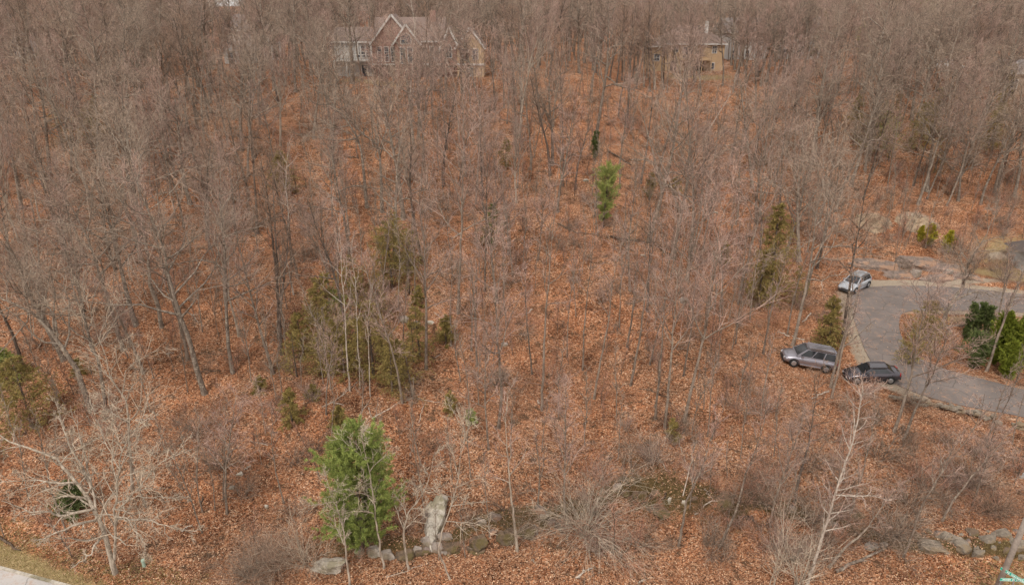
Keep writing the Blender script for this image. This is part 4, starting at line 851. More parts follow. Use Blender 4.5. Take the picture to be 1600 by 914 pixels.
#@@PART2
# ------------------------------------------------------------------ evergreens
def conif(name, ub, vb, ut, vt, wpx, style, mat, label, cat='tree', density=1.0, base=.08, seed=None, zshape=None, group=None):
    B = G(ub, vb); T = on_plane(ut, vt, B[1]); Hh = max(.5, T[2] - B[2]); dep = B[1] * math.cos(PITCH) + (CAMZ - B[2]) * math.sin(PITCH)
    x_ = .65 * T[0] + .35 * B[0]; B = np.array([x_, B[1], gz(x_, B[1])]); o = build_conifer(name, seed or int(ub * 7 + vb), B, Hh, wpx / FPX * dep / 2, mat if not isinstance(mat, str) else mat, label, cat, style, density, base, group, zshape=zshape)
    return o
CON = [
 ('pine_tree', 556, 846, 554, 684, 104, 'pine', 'needle_pine', 'tall bushy light green pine above the ledge, by the pale boulder', 2.4, .04, 'tree', lambda q: (.55 + .5 * np.sin(np.clip(q, 0, 1) * 2.5 + .5) * (1 - .45 * q)) * (.72 + .4 * np.abs(np.sin(q * 19)))),
 ('pine_tree', 946, 356, 945, 262, 32, 'pine', 'needle_bright', 'small bright yellow-green pine alone on the upper slope', 1.1, .12, 'tree', lambda q: .35 + .75 * np.sin(np.clip(q, 0, 1) * 2.7)),
 ('hemlock_tree', 610, 450, 608, 345, 90, 'hemlock', 'needle_dull', 'dull olive hemlock above the main evergreen thicket', .7, .05, 'tree', None),
 ('hemlock_tree', 497, 545, 500, 430, 84, 'hemlock', 'needle_dull', 'olive hemlock on the uphill side of the white birches', .9, .05, 'tree', None),
 ('hemlock_tree', 468, 560, 470, 490, 60, 'hemlock', 'needle_dull', 'low olive hemlock at the outer corner of the evergreen thicket', .7, .05, 'tree', None),
 ('hemlock_tree', 575, 590, 578, 470, 96, 'hemlock', 'needle_dull', 'wide olive hemlock right behind the white birches', .8, .05, 'tree', None),
 ('hemlock_tree', 524, 520, 522, 450, 54, 'hemlock', 'needle_bright', 'fresh green young hemlock in the middle of the thicket', .45, .05, 'tree', None),
 ('hemlock_tree', 615, 600, 618, 530, 60, 'hemlock', 'needle_dull', 'faded olive hemlock at the downhill end of the thicket', .6, .05, 'tree', None),
 ('hemlock_tree', 640, 430, 636, 360, 60, 'hemlock', 'needle_dull', 'thin olive hemlock at the uphill tip of the thicket', .5, .05, 'tree', None),
 ('hemlock_tree', 545, 470, 545, 400, 70, 'hemlock', 'needle_dull', 'olive hemlock between the uphill tip and the heart of the thicket', .6, .05, 'tree', None),
 ('hemlock_tree', 655, 560, 652, 480, 60, 'hemlock', 'needle_dull', 'faded hemlock on the thicket side facing the grey trunk', .5, .05, 'tree', None),
 ('hemlock_tree', 535, 590, 533, 520, 54, 'hemlock', 'needle_dull', 'olive hemlock just uphill of the tall white birch foot', .6, .05, 'tree', None),
 ('hemlock_tree', 697, 540, 695, 495, 38, 'hemlock', 'needle_dull', 'small olive green hemlock beside the grey trunk', .9, .05, 'tree', None),
 ('hemlock_tree', 442, 308, 440, 236, 50, 'hemlock', 'needle_dull', 'olive brown hemlock standing alone up the slope', .7, .15, 'tree', None),
 ('hemlock_tree', 770, 385, 768, 318, 44, 'hemlock', 'needle_dark', 'thin dusky hemlock in the brushy middle slope', .45, .1, 'tree', None),
 ('cedar_tree', 932, 252, 930, 206, 26, 'cedar', 'needle_dark', 'dark green cedar uphill of the small bright pine', 1.0, .1, 'tree', None),
 ('cedar_tree', 1016, 315, 1015, 274, 26, 'cedar', 'needle_dull', 'small green cedar beside the bright pine', .8, .1, 'tree', None),
 ('hemlock_tree', 1056, 305, 1056, 278, 34, 'hemlock', 'needle_dull', 'low olive hemlock by the multi-stemmed tree', .5, .1, 'tree', None),
 ('hemlock_tree', 1212, 470, 1218, 318, 76, 'hemlock', 'needle_dull', 'tall olive evergreen uphill of the minivan', 1.0, .05, 'tree', None),
 ('hemlock_tree', 1192, 480, 1195, 392, 50, 'hemlock', 'needle_dull', 'shorter olive evergreen leaning on the tall one uphill of the minivan', .8, .05, 'tree', None),
 ('hemlock_tree', 1303, 545, 1303, 462, 48, 'hemlock', 'needle_dull', 'green evergreen between the minivan and the driveway', 1.0, .05, 'tree', None),
 ('hemlock_tree', 1376, 240, 1380, 172, 62, 'hemlock', 'needle_bright', 'mossy green evergreen on the far wooded rise', .8, .1, 'tree', None),
 ('hemlock_tree', 1442, 236, 1446, 160, 56, 'hemlock', 'needle_dull', 'olive evergreen next to the mossy green one on the far rise', .9, .1, 'tree', None),
 ('hemlock_tree', 1340, 215, 1345, 150, 46, 'hemlock', 'needle_dull', 'dim olive evergreen behind the grey trunks of the far rise', .6, .1, 'tree', None),
 ('hemlock_tree', 1560, 235, 1562, 160, 60, 'hemlock', 'needle_dull', 'dim olive evergreen at the picture edge below the brown house', .5, .1, 'tree', None),
 ('pine_tree', 1440, 88, 1438, -2, 56, 'pine', 'needle_pine', 'tall dark pine rising over the far woods', 1.2, .35, 'tree', None),
 ('pine_tree', 1507, 70, 1506, 2, 26, 'pine', 'needle_pine', 'narrow pine beyond the tall dark pine', 1.0, .4, 'tree', None),
 ('pine_tree', 1350, 110, 1352, 36, 26, 'pine', 'needle_bright', 'thin yellowish pine in the far woods', .6, .3, 'tree', None),
 ('hemlock_tree', 30, 668, 28, 560, 120, 'hemlock', 'needle_dull', 'wide mossy hemlock at the picture edge uphill of the pale spreading tree', .9, .04, 'tree', None),
 ('hemlock_tree', 2, 600, 2, 545, 60, 'hemlock', 'needle_bright', 'yellow-green hemlock cut by the picture edge', 1.0, .05, 'tree', None),
 ('hemlock_tree', 106, 806, 105, 752, 46, 'hemlock', 'needle_dark', 'small dark hemlock behind the pale spreading tree', 1.0, .05, 'tree', None),
 ('hemlock_tree', 128, 222, 130, 170, 66, 'hemlock', 'needle_dull', 'dusky evergreen inside the far woods', .6, .08, 'tree', None),
 ('hemlock_tree', 790, 262, 790, 216, 30, 'hemlock', 'needle_dull', 'faint olive hemlock below the pale many-stemmed tree', .5, .1, 'tree', None),
 ('hemlock_tree', 452, 662, 452, 608, 42, 'hemlock', 'needle_dull', 'small olive hemlock in the open leaves below the thicket', .7, .05, 'tree', None),
 ('hemlock_tree', 528, 668, 528, 636, 32, 'hemlock', 'needle_dull', 'little olive hemlock peeping over the tall green pine', .8, .05, 'tree', None),
 ('evergreen_bush', 405, 614, 405, 590, 26, 'hemlock', 'needle_dull', 'small olive bush in open leaves below the kinked tree', .8, .02, 'bush', None),
 ('evergreen_bush', 488, 622, 488, 604, 24, 'hemlock', 'needle_dull', 'small olive bush downhill of the thicket', .8, .02, 'bush', None),
 ('evergreen_bush', 736, 661, 736, 642, 24, 'box', 'needle_bright', 'tiny round bright evergreen alone on the leaves', 1.0, .02, 'bush', None),
 ('evergreen_bush', 652, 478, 652, 448, 26, 'hemlock', 'needle_dull', 'green-grey bush near the pale rocks above the thicket', .7, .02, 'bush', None),
 ('evergreen_bush', 1132, 412, 1132, 380, 26, 'hemlock', 'needle_dull', 'olive bush just beyond the big multi-stemmed tree', .7, .02, 'bush', None),
 ('evergreen_bush', 122, 585, 120, 560, 34, 'hemlock', 'needle_dull', 'pale olive bush among the leaning trees', .5, .02, 'bush', None),
 ('evergreen_bush', 1052, 690, 1052, 655, 22, 'hemlock', 'needle_dull', 'thin green sprig bush at the foot of the stout leaning tree', .5, .02, 'bush', None),
 ('evergreen_bush', 703, 645, 703, 612, 30, 'hemlock', 'needle_dull', 'faded bush beside the tiny round evergreen', .45, .02, 'bush', None),
 ('juniper_tree', 1452, 528, 1452, 470, 58, 'hemlock', 'needle_dull', 'olive shrubby juniper on the leafy island inside the driveway bend', .9, .05, 'tree', None),
 ('juniper_tree', 1432, 565, 1432, 512, 50, 'hemlock', 'needle_dull', 'second olive juniper lower on the driveway island', .6, .05, 'tree', None),
 ('arborvitae', 1517, 530, 1517, 477, 17, 'cedar', 'needle_dark', 'slim dark columnar evergreen, first of three from the driveway end', 1.2, .02, 'tree', lambda q: .5 + .5 * np.sin(np.clip(q, 0, 1) * 2.9)),
 ('arborvitae', 1532, 530, 1532, 476, 17, 'cedar', 'needle_dark', 'slim dark columnar evergreen, middle one of three', 1.2, .02, 'tree', lambda q: .5 + .5 * np.sin(np.clip(q, 0, 1) * 2.9)),
 ('arborvitae', 1546, 536, 1546, 484, 17, 'cedar', 'needle_dark', 'slim dark columnar evergreen touching the bright green ones', 1.2, .02, 'tree', lambda q: .5 + .5 * np.sin(np.clip(q, 0, 1) * 2.9)),
 ('arborvitae', 1568, 568, 1566, 490, 66, 'cedar', 'needle_hedge', 'broad bright green evergreen in the driveway hedge', 2.0, .02, 'tree', None),
 ('arborvitae', 1596, 582, 1596, 500, 64, 'cedar', 'needle_hedge', 'broad bright green evergreen at the picture edge', 2.0, .02, 'tree', None),
 ('arborvitae', 1585, 592, 1583, 535, 46, 'cedar', 'needle_hedge', 'lower green evergreen at the front of the hedge', 1.6, .02, 'tree', None),
 ('evergreen_bush', 1530, 576, 1530, 526, 70, 'cedar', 'needle_dark', 'wide dark bluish evergreen bush at the hedge foot', 1.4, .02, 'bush', None),
 ('evergreen_bush', 1484, 395, 1484, 363, 28, 'cedar', 'needle_gold', 'round yellow-green conifer bush above the rock outcrop', 2.2, .02, 'bush', None),
 ('evergreen_bush', 1455, 384, 1455, 352, 24, 'cedar', 'needle_gold', 'golden ragged conifer bush next to the round one', 1.3, .02, 'bush', None),
 ('evergreen_bush', 1441, 378, 1441, 355, 18, 'cedar', 'needle_gold', 'small golden bush farthest from the round one', 1.0, .02, 'bush', None),
]
for (nm, ub, vb, ut, vt, wp, st, mt, lb, dn, bs, ct, zs) in CON: conif(nm, ub, vb, ut, vt, wp, st, mt, lb, ct, dn, bs, zshape=zs)

HK = []
rg_ = np.random.default_rng(5)
for (cu, cv, ru, rv, n_) in ((612, 415, 45, 40, 5), (530, 535, 80, 50, 10), (600, 560, 50, 40, 4), (1215, 430, 35, 40, 3), (1400, 215, 70, 45, 7), (1540, 190, 60, 70, 6), (1330, 100, 60, 30, 3), (150, 195, 60, 25, 3)):
    for _ in range(n_):
        u, v = cu + rg_.uniform(-ru, ru), cv + rg_.uniform(-rv, rv); hp = rg_.uniform(55, 95)
        B = G(u, v + 20); T = on_plane(u, v + 20 - hp, B[1]); o = build_conifer('hemlock_tree', int(u * 11 + v), B, max(2, T[2] - B[2]), rg_.uniform(1.3, 2.2), 'needle_dull', '', 'tree', 'hemlock', rg_.uniform(.2, .38), .06)
        o['desc_'] = 'hazy olive hemlock'; HK.append((o, 'hemlock_tree', B))
auto_label(HK, 'hemlock')
for o, _, _ in HK: del o['desc_']
# ------------------------------------------------------------------ bare shrubs
def shrub_mesh(seed, Hh, nst, a0, up, n2, w, r=.012, tip=.003):
    rng = np.random.default_rng(seed); tt, ct = TM(), TM()
    P = rng.normal(0, .12, (nst, 3)); P[:, 2] = -.1; az = rng.random(nst) * 6.28; a = np.abs(rng.normal(a0, .25, nst))
    D = np.stack([np.sin(a) * np.cos(az), np.sin(a) * np.sin(az), np.cos(a)], 1); L = Hh * (.7 + .6 * rng.random(nst))
    p, rr = sweep(P, D, L, np.full(nst, r), np.full(nst, .004), 7, w, up, rng); tt.add(*tubes(p, rr, 4, rng))
    P, D, L2, R = spawn(p, rr, L, n2, .15, 1, .6, .25, .45, .7, rng); p2, r2 = sweep(P, D, L2, R, np.full(len(R), .003), 3, w, up, rng); ct.add(*tubes(p2, r2, 3, rng))
    P, D, L3, R = spawn(p2, r2, L2, 5, .1, 1, .6, .25, .5, .8, rng); p3, r3 = sweep(P, D, L3, R, np.full(len(R), tip), 1, w, up, rng); ct.add(*tubes(p3, r3, 3, rng))
    return tt, ct
def shrub(name, seed, loc, label, bark, twig, **k):
    tt, ct = shrub_mesh(seed, **k); t = thing(name, label, 'shrub', loc); tt.build('stem', M[bark], t); ct.build('crown', M[twig], t); return t
shrub('bare_shrub', 5, G(912, 838), 'large pale arching shrub spilling over at the foot of the slope', 'bark_pale', 'twig_pale', Hh=4.4, nst=60, a0=.55, up=-.17, n2=7, w=.06, r=.022)
shrub('bare_shrub', 6, G(479, 882), 'white starburst shrub above the flat grey rock', 'bark_pale', 'twig_pale', Hh=2.6, nst=22, a0=.8, up=.02, n2=7, w=.12, r=.02)
shrub('bare_shrub', 7, G(1248, 918), 'pale many-stemmed shrub beside the pale slanting tree', 'bark_pale', 'twig_pale', Hh=4.2, nst=11, a0=.28, up=.02, n2=8, w=.1, r=.034)
shrub('bare_shrub', 8, G(1206, 916), 'pale upright sapling shrub, nearer the middle than the slanting tree', 'bark_pale', 'twig_pale', Hh=3.6, nst=4, a0=.12, up=.05, n2=9, w=.07, r=.03)
shrub('bare_shrub', 9, G(430, 888), 'dense grey-brown thicket shrub at the foot of the bank', 'bark_grey', 'twig_dark', Hh=2.2, nst=60, a0=.7, up=0, n2=8, w=.12)
shrub('bare_shrub', 10, G(395, 905), 'grey thicket shrub nearest the bottom between pedestal and flat rock', 'bark_grey', 'twig_tan', Hh=1.9, nst=50, a0=.8, up=0, n2=8, w=.12)
BS = []
for k in range(6):
    tt, ct = shrub_mesh(300 + k, Hh=1.15 + .1 * k, nst=9 + 2 * k, a0=.75, up=.0, n2=5, w=.16, r=.014, tip=.004)
    t = thing('bare_shrub', '', 'shrub', (0, 0, 0)); tt.build('stem', M['bark_dark' if k % 2 else 'bark_grey'], t); ct.build('crown', M[['twig_dark', 'twig_tan', 'twig_mauve', 'twig_dark', 'twig_red', 'twig_tan'][k]], t); BS.append(t)
PROT['brush'] = BS
sp = scatter(900, 32, 112, .8, rng, [], pw=.8)
sp = [p for p in sp if vnoise(p[0] / 6, p[1] / 6, 31) > -.25 or proj(p)[0][0] > 1150]
for (u, v) in [(345, 735), (397, 770), (690, 700), (640, 620), (1010, 720), (1100, 690), (1180, 790), (1260, 735), (1300, 700), (1420, 790), (1360, 660), (1480, 770), (1540, 800), (790, 600), (860, 600), (1170, 600), (1190, 640), (1430, 640), (1350, 620), (1560, 740), (400, 370), (380, 345), (1500, 400), (1530, 360), (1400, 360), (1385, 390), (1340, 380)]:
    for q in range(2):
        p = G(u + rng.normal(0, 14), v + rng.normal(0, 6)); sp.insert(0, tuple(p))
for _ in range(70):
    u, v = rng.uniform(900, 1620), rng.uniform(660, 880)
    p = G(u, v)
    if not blocked(p[0], p[1], .2): sp.append(tuple(p))
sp = [p for p in sp if not (1425 < proj(p)[0][0] < 1620 and 822 < proj(p)[1][0] < 905)]
for _ in range(34):
    i_ = rng.uniform(-10, 24); p = (i_, float(np.interp(i_, LX, LY)) + rng.normal(.6, .7)); sp.append((p[0], p[1], gz(*p)))
sp.sort(key=lambda p: p[1]); SH = []
SDESC = ['dark low twiggy shrub', 'tan low twiggy shrub', 'mauve low twiggy shrub', 'dark spreading shrub', 'reddish spreading shrub', 'tan spreading shrub']
for n_, P in enumerate(sp[:280]):
    i = int(rng.integers(6)); s_ = .7 + .8 * rng.random(); P = (P[0], P[1], P[2] - .03)
    if n_ < 6: i = n_; o = BS[i]; o.location = P; o.scale = (s_,) * 3
    else: o = dup(BS[i], P, rng.random() * 6.28, (s_, s_ * .9))
    o['desc_'] = SDESC[i]; SH.append((o, 'bare_shrub', P))
auto_label(SH, 'shrub')
for o, _, _ in SH: o['group'] = 'low bare shrubs among the leaves'; del o['desc_']
mass('brush_undergrowth', sp[280:], ['brush'], rng, .6, 1.3, 'low tangled brown brush growing over the upper slope', 'undergrowth')

# ------------------------------------------------------------------ rocks
def rock(u, v, wpx, hm, mat, label, name='rock', dm=None, seed=None, flat=1.0, off=(0, 0), tilt=(0, 0), sub=4, rough=.28, group=None):
    B = G(u, v); dep = B[1] * math.cos(PITCH) + (CAMZ - B[2]) * math.sin(PITCH); wd = wpx / FPX * dep
    bm = bmesh.new(); bmesh.ops.create_icosphere(bm, subdivisions=sub, radius=1)
    sd_ = seed or int(u * 3 + v)
    rr_ = random.Random(sd_); cuts = []
    for _ in range(16):
        a, zc = rr_.uniform(0, 6.283), rr_.uniform(-.35, 1); q = math.sqrt(max(0, 1 - zc * zc)); cuts.append((Vector((q * math.cos(a), q * math.sin(a), zc)), rr_.uniform(.5, .86)))
    cuts.append((Vector((rr_.uniform(-.2, .2), rr_.uniform(-.3, 0), 1)).normalized(), .5))
    for vt in bm.verts:
        c = vt.co
        for nn_, dd in cuts:
            q = c.dot(nn_) - dd
            if q > 0: c -= nn_ * q
        n = float(vnoise(c.x * 2.3 + sd_, c.y * 2.3 + c.z * 2.7, 40)) + .5 * float(vnoise(c.x * 6 + c.z * 5, c.y * 6 + sd_, 42)) + .3 * float(vnoise(c.x * 13 + c.z * 9, c.y * 13 + sd_, 43))
        c *= 1 + rough * .35 * n
    me = bpy.data.meshes.new(name); 
    for vt in bm.verts: vt.co = Vector((vt.co.x * wd / 1.6, vt.co.y * (dm or wd * .8) / 1.6, vt.co.z * hm / 1.5))
    bm.normal_update(); bm.to_mesh(me); bm.free(); me.materials.append(M[mat])
    o = bpy.data.objects.new(name, me); COL.objects.link(o); o.location = (B[0], B[1], B[2] + hm * (.12 if mat not in ('rock_moss', 'rock_bank') else -.12)); o.rotation_euler = (tilt[0], tilt[1], random.Random(sd_).uniform(-.4, .4))
    tag(o, label, 'rock', group); return o
rock(680, 820, 38, 1.7, 'rock_pale', 'tall pale boulder face rising behind the saplings above the ledge', tilt=(.35, .12), sub=5, dm=3.6, rough=.45)
rock(690, 788, 20, 1.2, 'rock_pale', 'narrow pale rock fin just above the boulder face', tilt=(-.4, .2), dm=2.2)
rock(668, 812, 20, 1.0, 'rock_brown', 'grey rock leaning on the pale boulder face')
rock(515, 882, 46, .9, 'rock_pale', 'broad flat grey rock at the foot of the pine', tilt=(-.35, 0), sub=5)
rock(560, 862, 22, .8, 'rock_pale', 'whitish ledge rock, the first one past the flat grey rock')
rock(583, 860, 26, .8, 'rock_pale', 'long pale ledge rock below the tall green pine')
rock(605, 866, 24, .8, 'rock_grey', 'grey ledge rock in front of the slender pale tree')
rock(632, 864, 34, 1.0, 'rock_moss', 'dark mossy ledge rock beside the twin-limbed pale tree')
rock(660, 858, 34, 1.0, 'rock_moss', 'dark mossy ledge rock directly below the pale boulder')
rock(668, 848, 22, .8, 'rock_grey', 'grey rock lying on top of the dark ledge')
rock(705, 852, 44, 1.0, 'rock_moss', 'wide mossy ledge rock behind the pale bent tree')
rock(745, 840, 40, .9, 'rock_moss', 'brown mossy ledge rock at the rising end of the ledge')
rock(738, 858, 34, .6, 'rock_moss', 'low mossy slab below the rising end of the ledge')
rock(790, 832, 40, .9, 'rock_moss', 'mossy ledge rock by the straight pale stemmed tree')
rock(826, 824, 36, .9, 'rock_moss', 'mossy rock at the end of the ledge by the arching shrub')
LS = []
rl_ = np.random.default_rng(9)
for k_ in range(40):
    u = rl_.uniform(600, 900) if k_ < 26 else rl_.uniform(960, 1380)
    x_ = (G(u, 840)[0]); y_ = float(np.interp(x_, LX, LY)) + rl_.normal(.1, .35); uu, vv = proj((x_, y_, gz(x_, y_)))
    o = rock(float(uu[0]), float(vv[0]), rl_.uniform(8, 26), rl_.uniform(.3, .8), ['rock_moss', 'rock_brown', 'rock_grey'][int(rl_.integers(3))], '', sub=3, tilt=(rl_.uniform(-.4, .3), rl_.uniform(-.4, .4)), rough=.4)
    del o['label']; o['desc_'] = 'angular brown ledge stone'; LS.append((o, 'rock', tuple(o.location)))
for k_ in range(26):
    u, v = rl_.uniform(1440, 1600), rl_.uniform(826, 872)
    o = rock(u, v, rl_.uniform(5, 15), rl_.uniform(.2, .55), ['rock_bank', 'rock_brown', 'rock_moss'][int(rl_.integers(3))], '', sub=3, tilt=(rl_.uniform(-.4, .4), rl_.uniform(-.4, .4)), rough=.4)
    del o['label']; o['desc_'] = 'small broken bank stone'; LS.append((o, 'rock', tuple(o.location)))
auto_label(LS, 'stone')
for o, _, _ in LS: del o['desc_']
rock(376, 742, 12, .5, 'rock_pale', 'small pale round rock in open leaves')
rock(363, 762, 10, .35, 'rock_pale', 'white flat stone just under the small pale round rock')
rock(417, 793, 8, .5, 'rock_pale', 'little pale upright stone below the round rock')
rock(1068, 472, 20, .9, 'rock_grey', 'grey boulder downhill of the big multi-stemmed tree')
rock(650, 508, 18, .8, 'rock_grey', 'grey boulder beside the thicket')
rock(632, 500, 16, .7, 'rock_grey', 'second grey boulder, nearer the thicket')
rock(672, 505, 12, .5, 'rock_pale', 'pale stone between the boulder and the grey trunk')
rock(788, 540, 12, .5, 'rock_grey', 'small grey rock above the mossy-footed tree')
rock(916, 283, 10, .5, 'rock_pale', 'pale stone beside the small bright pine')
rock(1004, 400, 9, .4, 'rock_pale', 'small pale stone under the fallen dark log')
rock(1118, 333, 7, .4, 'rock_pale', 'small whitish stone behind the multi-stemmed tree')
rock(1046, 782, 8, .5, 'rock_pale', 'small cream rock in the mossy hollow')
rock(1068, 786, 8, .5, 'rock_pale', 'cream rock next to the fallen white branch in the hollow')
rock(1000, 770, 30, .9, 'rock_moss', 'dark mossy rock in the hollow')
rock(1030, 795, 40, .9, 'rock_moss', 'broad mossy rock at the lower lip of the hollow')
rock(1130, 780, 44, 1.0, 'rock_moss', 'mossy rock mound beyond the hollow')
rock(1180, 770, 40, .9, 'rock_moss', 'dark mossy mound uphill of the brown slanting tree')
rock(1330, 800, 46, .9, 'rock_moss', 'mossy mound behind the low slanting trunk')
for i, (u, v, w_, h_, m_, lb) in enumerate([(1452, 852, 44, .9, 'rock_bank', 'large grey slab at the start of the rocky bank'), (1478, 838, 34, .8, 'rock_bank', 'tilted slab behind the large grey one'),
        (1500, 848, 36, .7, 'rock_bank', 'flat slab in the middle of the rocky bank'), (1528, 862, 22, .6, 'rock_bank', 'tan block at the lower edge of the bank'), (1545, 842, 30, .8, 'rock_bank', 'tan boulder high on the rocky bank'),
        (1568, 834, 34, .8, 'rock_bank', 'long grey slab behind the utility pole'), (1556, 870, 14, .5, 'rock_bank', 'small round stone near the street signs'), (1592, 850, 34, 1.0, 'rock_bank', 'grey slab at the picture edge of the bank'),
        (1520, 832, 26, .7, 'rock_moss', 'brown rock capping the rocky bank'), (1598, 868, 20, .7, 'rock_bank', 'low grey block at the picture edge near the pole'), (1432, 838, 20, .7, 'rock_moss', 'brown mossy stone behind the large slab')]):
    rock(u, v, w_, h_, m_, lb)
for (u, v, w_, h_, m_, lb, d_) in [(1372, 420, 74, 1.4, 'rock_brown', 'long brown rock outcrop above the silver car', 3.2), (1432, 414, 84, 1.7, 'rock_brown', 'highest brown rock outcrop above the driveway', 3.6), (1480, 424, 62, 1.3, 'rock_brown', 'brown rock outcrop beside the round boulder', 3),
        (1400, 432, 60, 1.0, 'rock_brown', 'low front shelf of the brown outcrop', 2), (1462, 437, 60, .9, 'rock_brown', 'low brown shelf at the driveway edge', 2), (1430, 430, 24, 1.3, 'rock_grey', 'squared grey block in the middle of the outcrop', 1.2), (1483, 426, 22, 1.1, 'rock_grey', 'rounded grey boulder on the outcrop', 1.4),
        (1510, 434, 40, .8, 'rock_brown', 'low brown shelf farthest along the driveway', 2), (1345, 412, 30, .9, 'rock_brown', 'small outcrop beyond the silver car', 2)]:
    rock(u, v, w_, h_, m_, lb, dm=d_, sub=5, rough=.2)
def pale_mound(u, v, rx, ry, h, label):
    B = G(u, v); n = 36; V = []; F = []
    for j in range(n + 1):
        for i in range(n + 1):
            a, b = (i / n * 2 - 1), (j / n * 2 - 1); x, y = B[0] + a * rx, B[1] + b * ry; q = max(0, 1 - a * a - b * b)
            V.append((x, y, gz(x, y) - .08 + h * .3 * q * (1 + .7 * float(vnoise(x * .9, y * .9, 55)) + .35 * float(vnoise(x * 2.6, y * 2.6, 56))) + (.1 * float(vnoise(x * 5, y * 5, 57)) if q > 0 else -.1)))
    F = [(j * (n + 1) + i, j * (n + 1) + i + 1, (j + 1) * (n + 1) + i + 1, (j + 1) * (n + 1) + i) for j in range(n) for i in range(n)]
    o = link_mesh('soil_heap', V, F, M['heap'], smooth=True); tag(o, label, 'soil heap')
M['heap'] = plain('heap', (0.31, 0.23, 0.155), .95, var=.5, scale=2.2, spec=.1)
pale_mound(1362, 348, 2.6, 2.4, 1.5, 'pale grassy soil heap nearer the tall trees')
pale_mound(1432, 350, 3.0, 2.4, 1.7, 'pale bare soil heap beside the golden bushes')

# stone wall along the lower edge of the driveway
def stone_wall():
    r_ = random.Random(4); mb = MB(); pts = [G(u, v) for u, v in [(1396, 624), (1440, 632), (1490, 643), (1540, 655), (1600, 672), (1640, 684)]]
    L = [0]; 
    for a, b in zip(pts[:-1], pts[1:]): L.append(L[-1] + float(np.linalg.norm(b[:2] - a[:2])))
    s_ = 0
    while s_ < L[-1]:
        for row in range(2):
            q = s_ + r_.uniform(-.15, .15); x = np.interp(q, L, [p[0] for p in pts]); y = np.interp(q, L, [p[1] for p in pts]); z = gz(x, y) + row * .24
            bm = bmesh.new(); bmesh.ops.create_icosphere(bm, subdivisions=2, radius=1)
            sx, sy, sz = r_.uniform(.2, .42), r_.uniform(.16, .3), r_.uniform(.12, .2)
            for v_ in bm.verts:
                c = v_.co; k = 1 + .3 * float(vnoise(c.x * 2 + q, c.y * 2 + c.z * 2, 60)); m_ = max(abs(c.x), abs(c.y), abs(c.z)); c *= k * (.6 + .4 / m_ * .8)
            a = r_.uniform(0, 3); ox, oy = r_.uniform(-.2, .2), r_.uniform(-.35, .35)
            V = [((v_.co.x * math.cos(a) - v_.co.y * math.sin(a)) * sx + x + ox, (v_.co.x * math.sin(a) + v_.co.y * math.cos(a)) * sy + y + oy, v_.co.z * sz + z + .08) for v_ in bm.verts]
            
            if r_.random() < .3: bm.free(); continue
            mb.add(V, [[v_.index for v_ in f.verts] for f in bm.faces]); bm.free()
        s_ += r_.uniform(.28, .5)
    o = mb.build('stone_wall', M['rock_bank']); tag(o, 'low tumbled wall of fieldstones along the lower driveway edge', 'wall')
stone_wall()

# ------------------------------------------------------------------ fallen logs and branches
def log(p0, p1, r, mat, label, name='fallen_log', lift=0.0, twigs=3, lift2=0.0):
    a, b = G(*p0), G(*p1); n = 9; rg = np.random.default_rng(int(p0[0] * 3 + p1[1])); tt = TM()
    P = a[None] * (1 - np.linspace(0, 1, n)[:, None]) + b[None] * np.linspace(0, 1, n)[:, None]
    P[:, :2] += rg.normal(0, .05, (n, 2)); P[:, 2] = H(P[:, 0], P[:, 1]) + r * .7 + lift + np.linspace(0, 1, n) * lift2
    base = P[0].copy(); P -= base
    tt.add(*tubes(P[None], np.linspace(r, r * .45, n)[None], 7, rg))
    if twigs:
        L = np.array([np.linalg.norm(P[-1] - P[0])])
        q, D, L2, R = spawn(P[None], np.linspace(r, r * .45, n)[None], L, twigs, .35, 1, .7, .2, .2, .5, rg); D[:, 2] = np.abs(D[:, 2]); p1_, r1_ = sweep(q, D, L2, R, R * .3, 3, .1, 0, rg); tt.add(*tubes(p1_, r1_, 4, rg))
    o = tt.build(name, M[mat]); o.location = tuple(map(float, base)); tag(o, label, 'fallen log' if name == 'fallen_log' else 'branch', 'fallen wood on the leafy slope'); return o
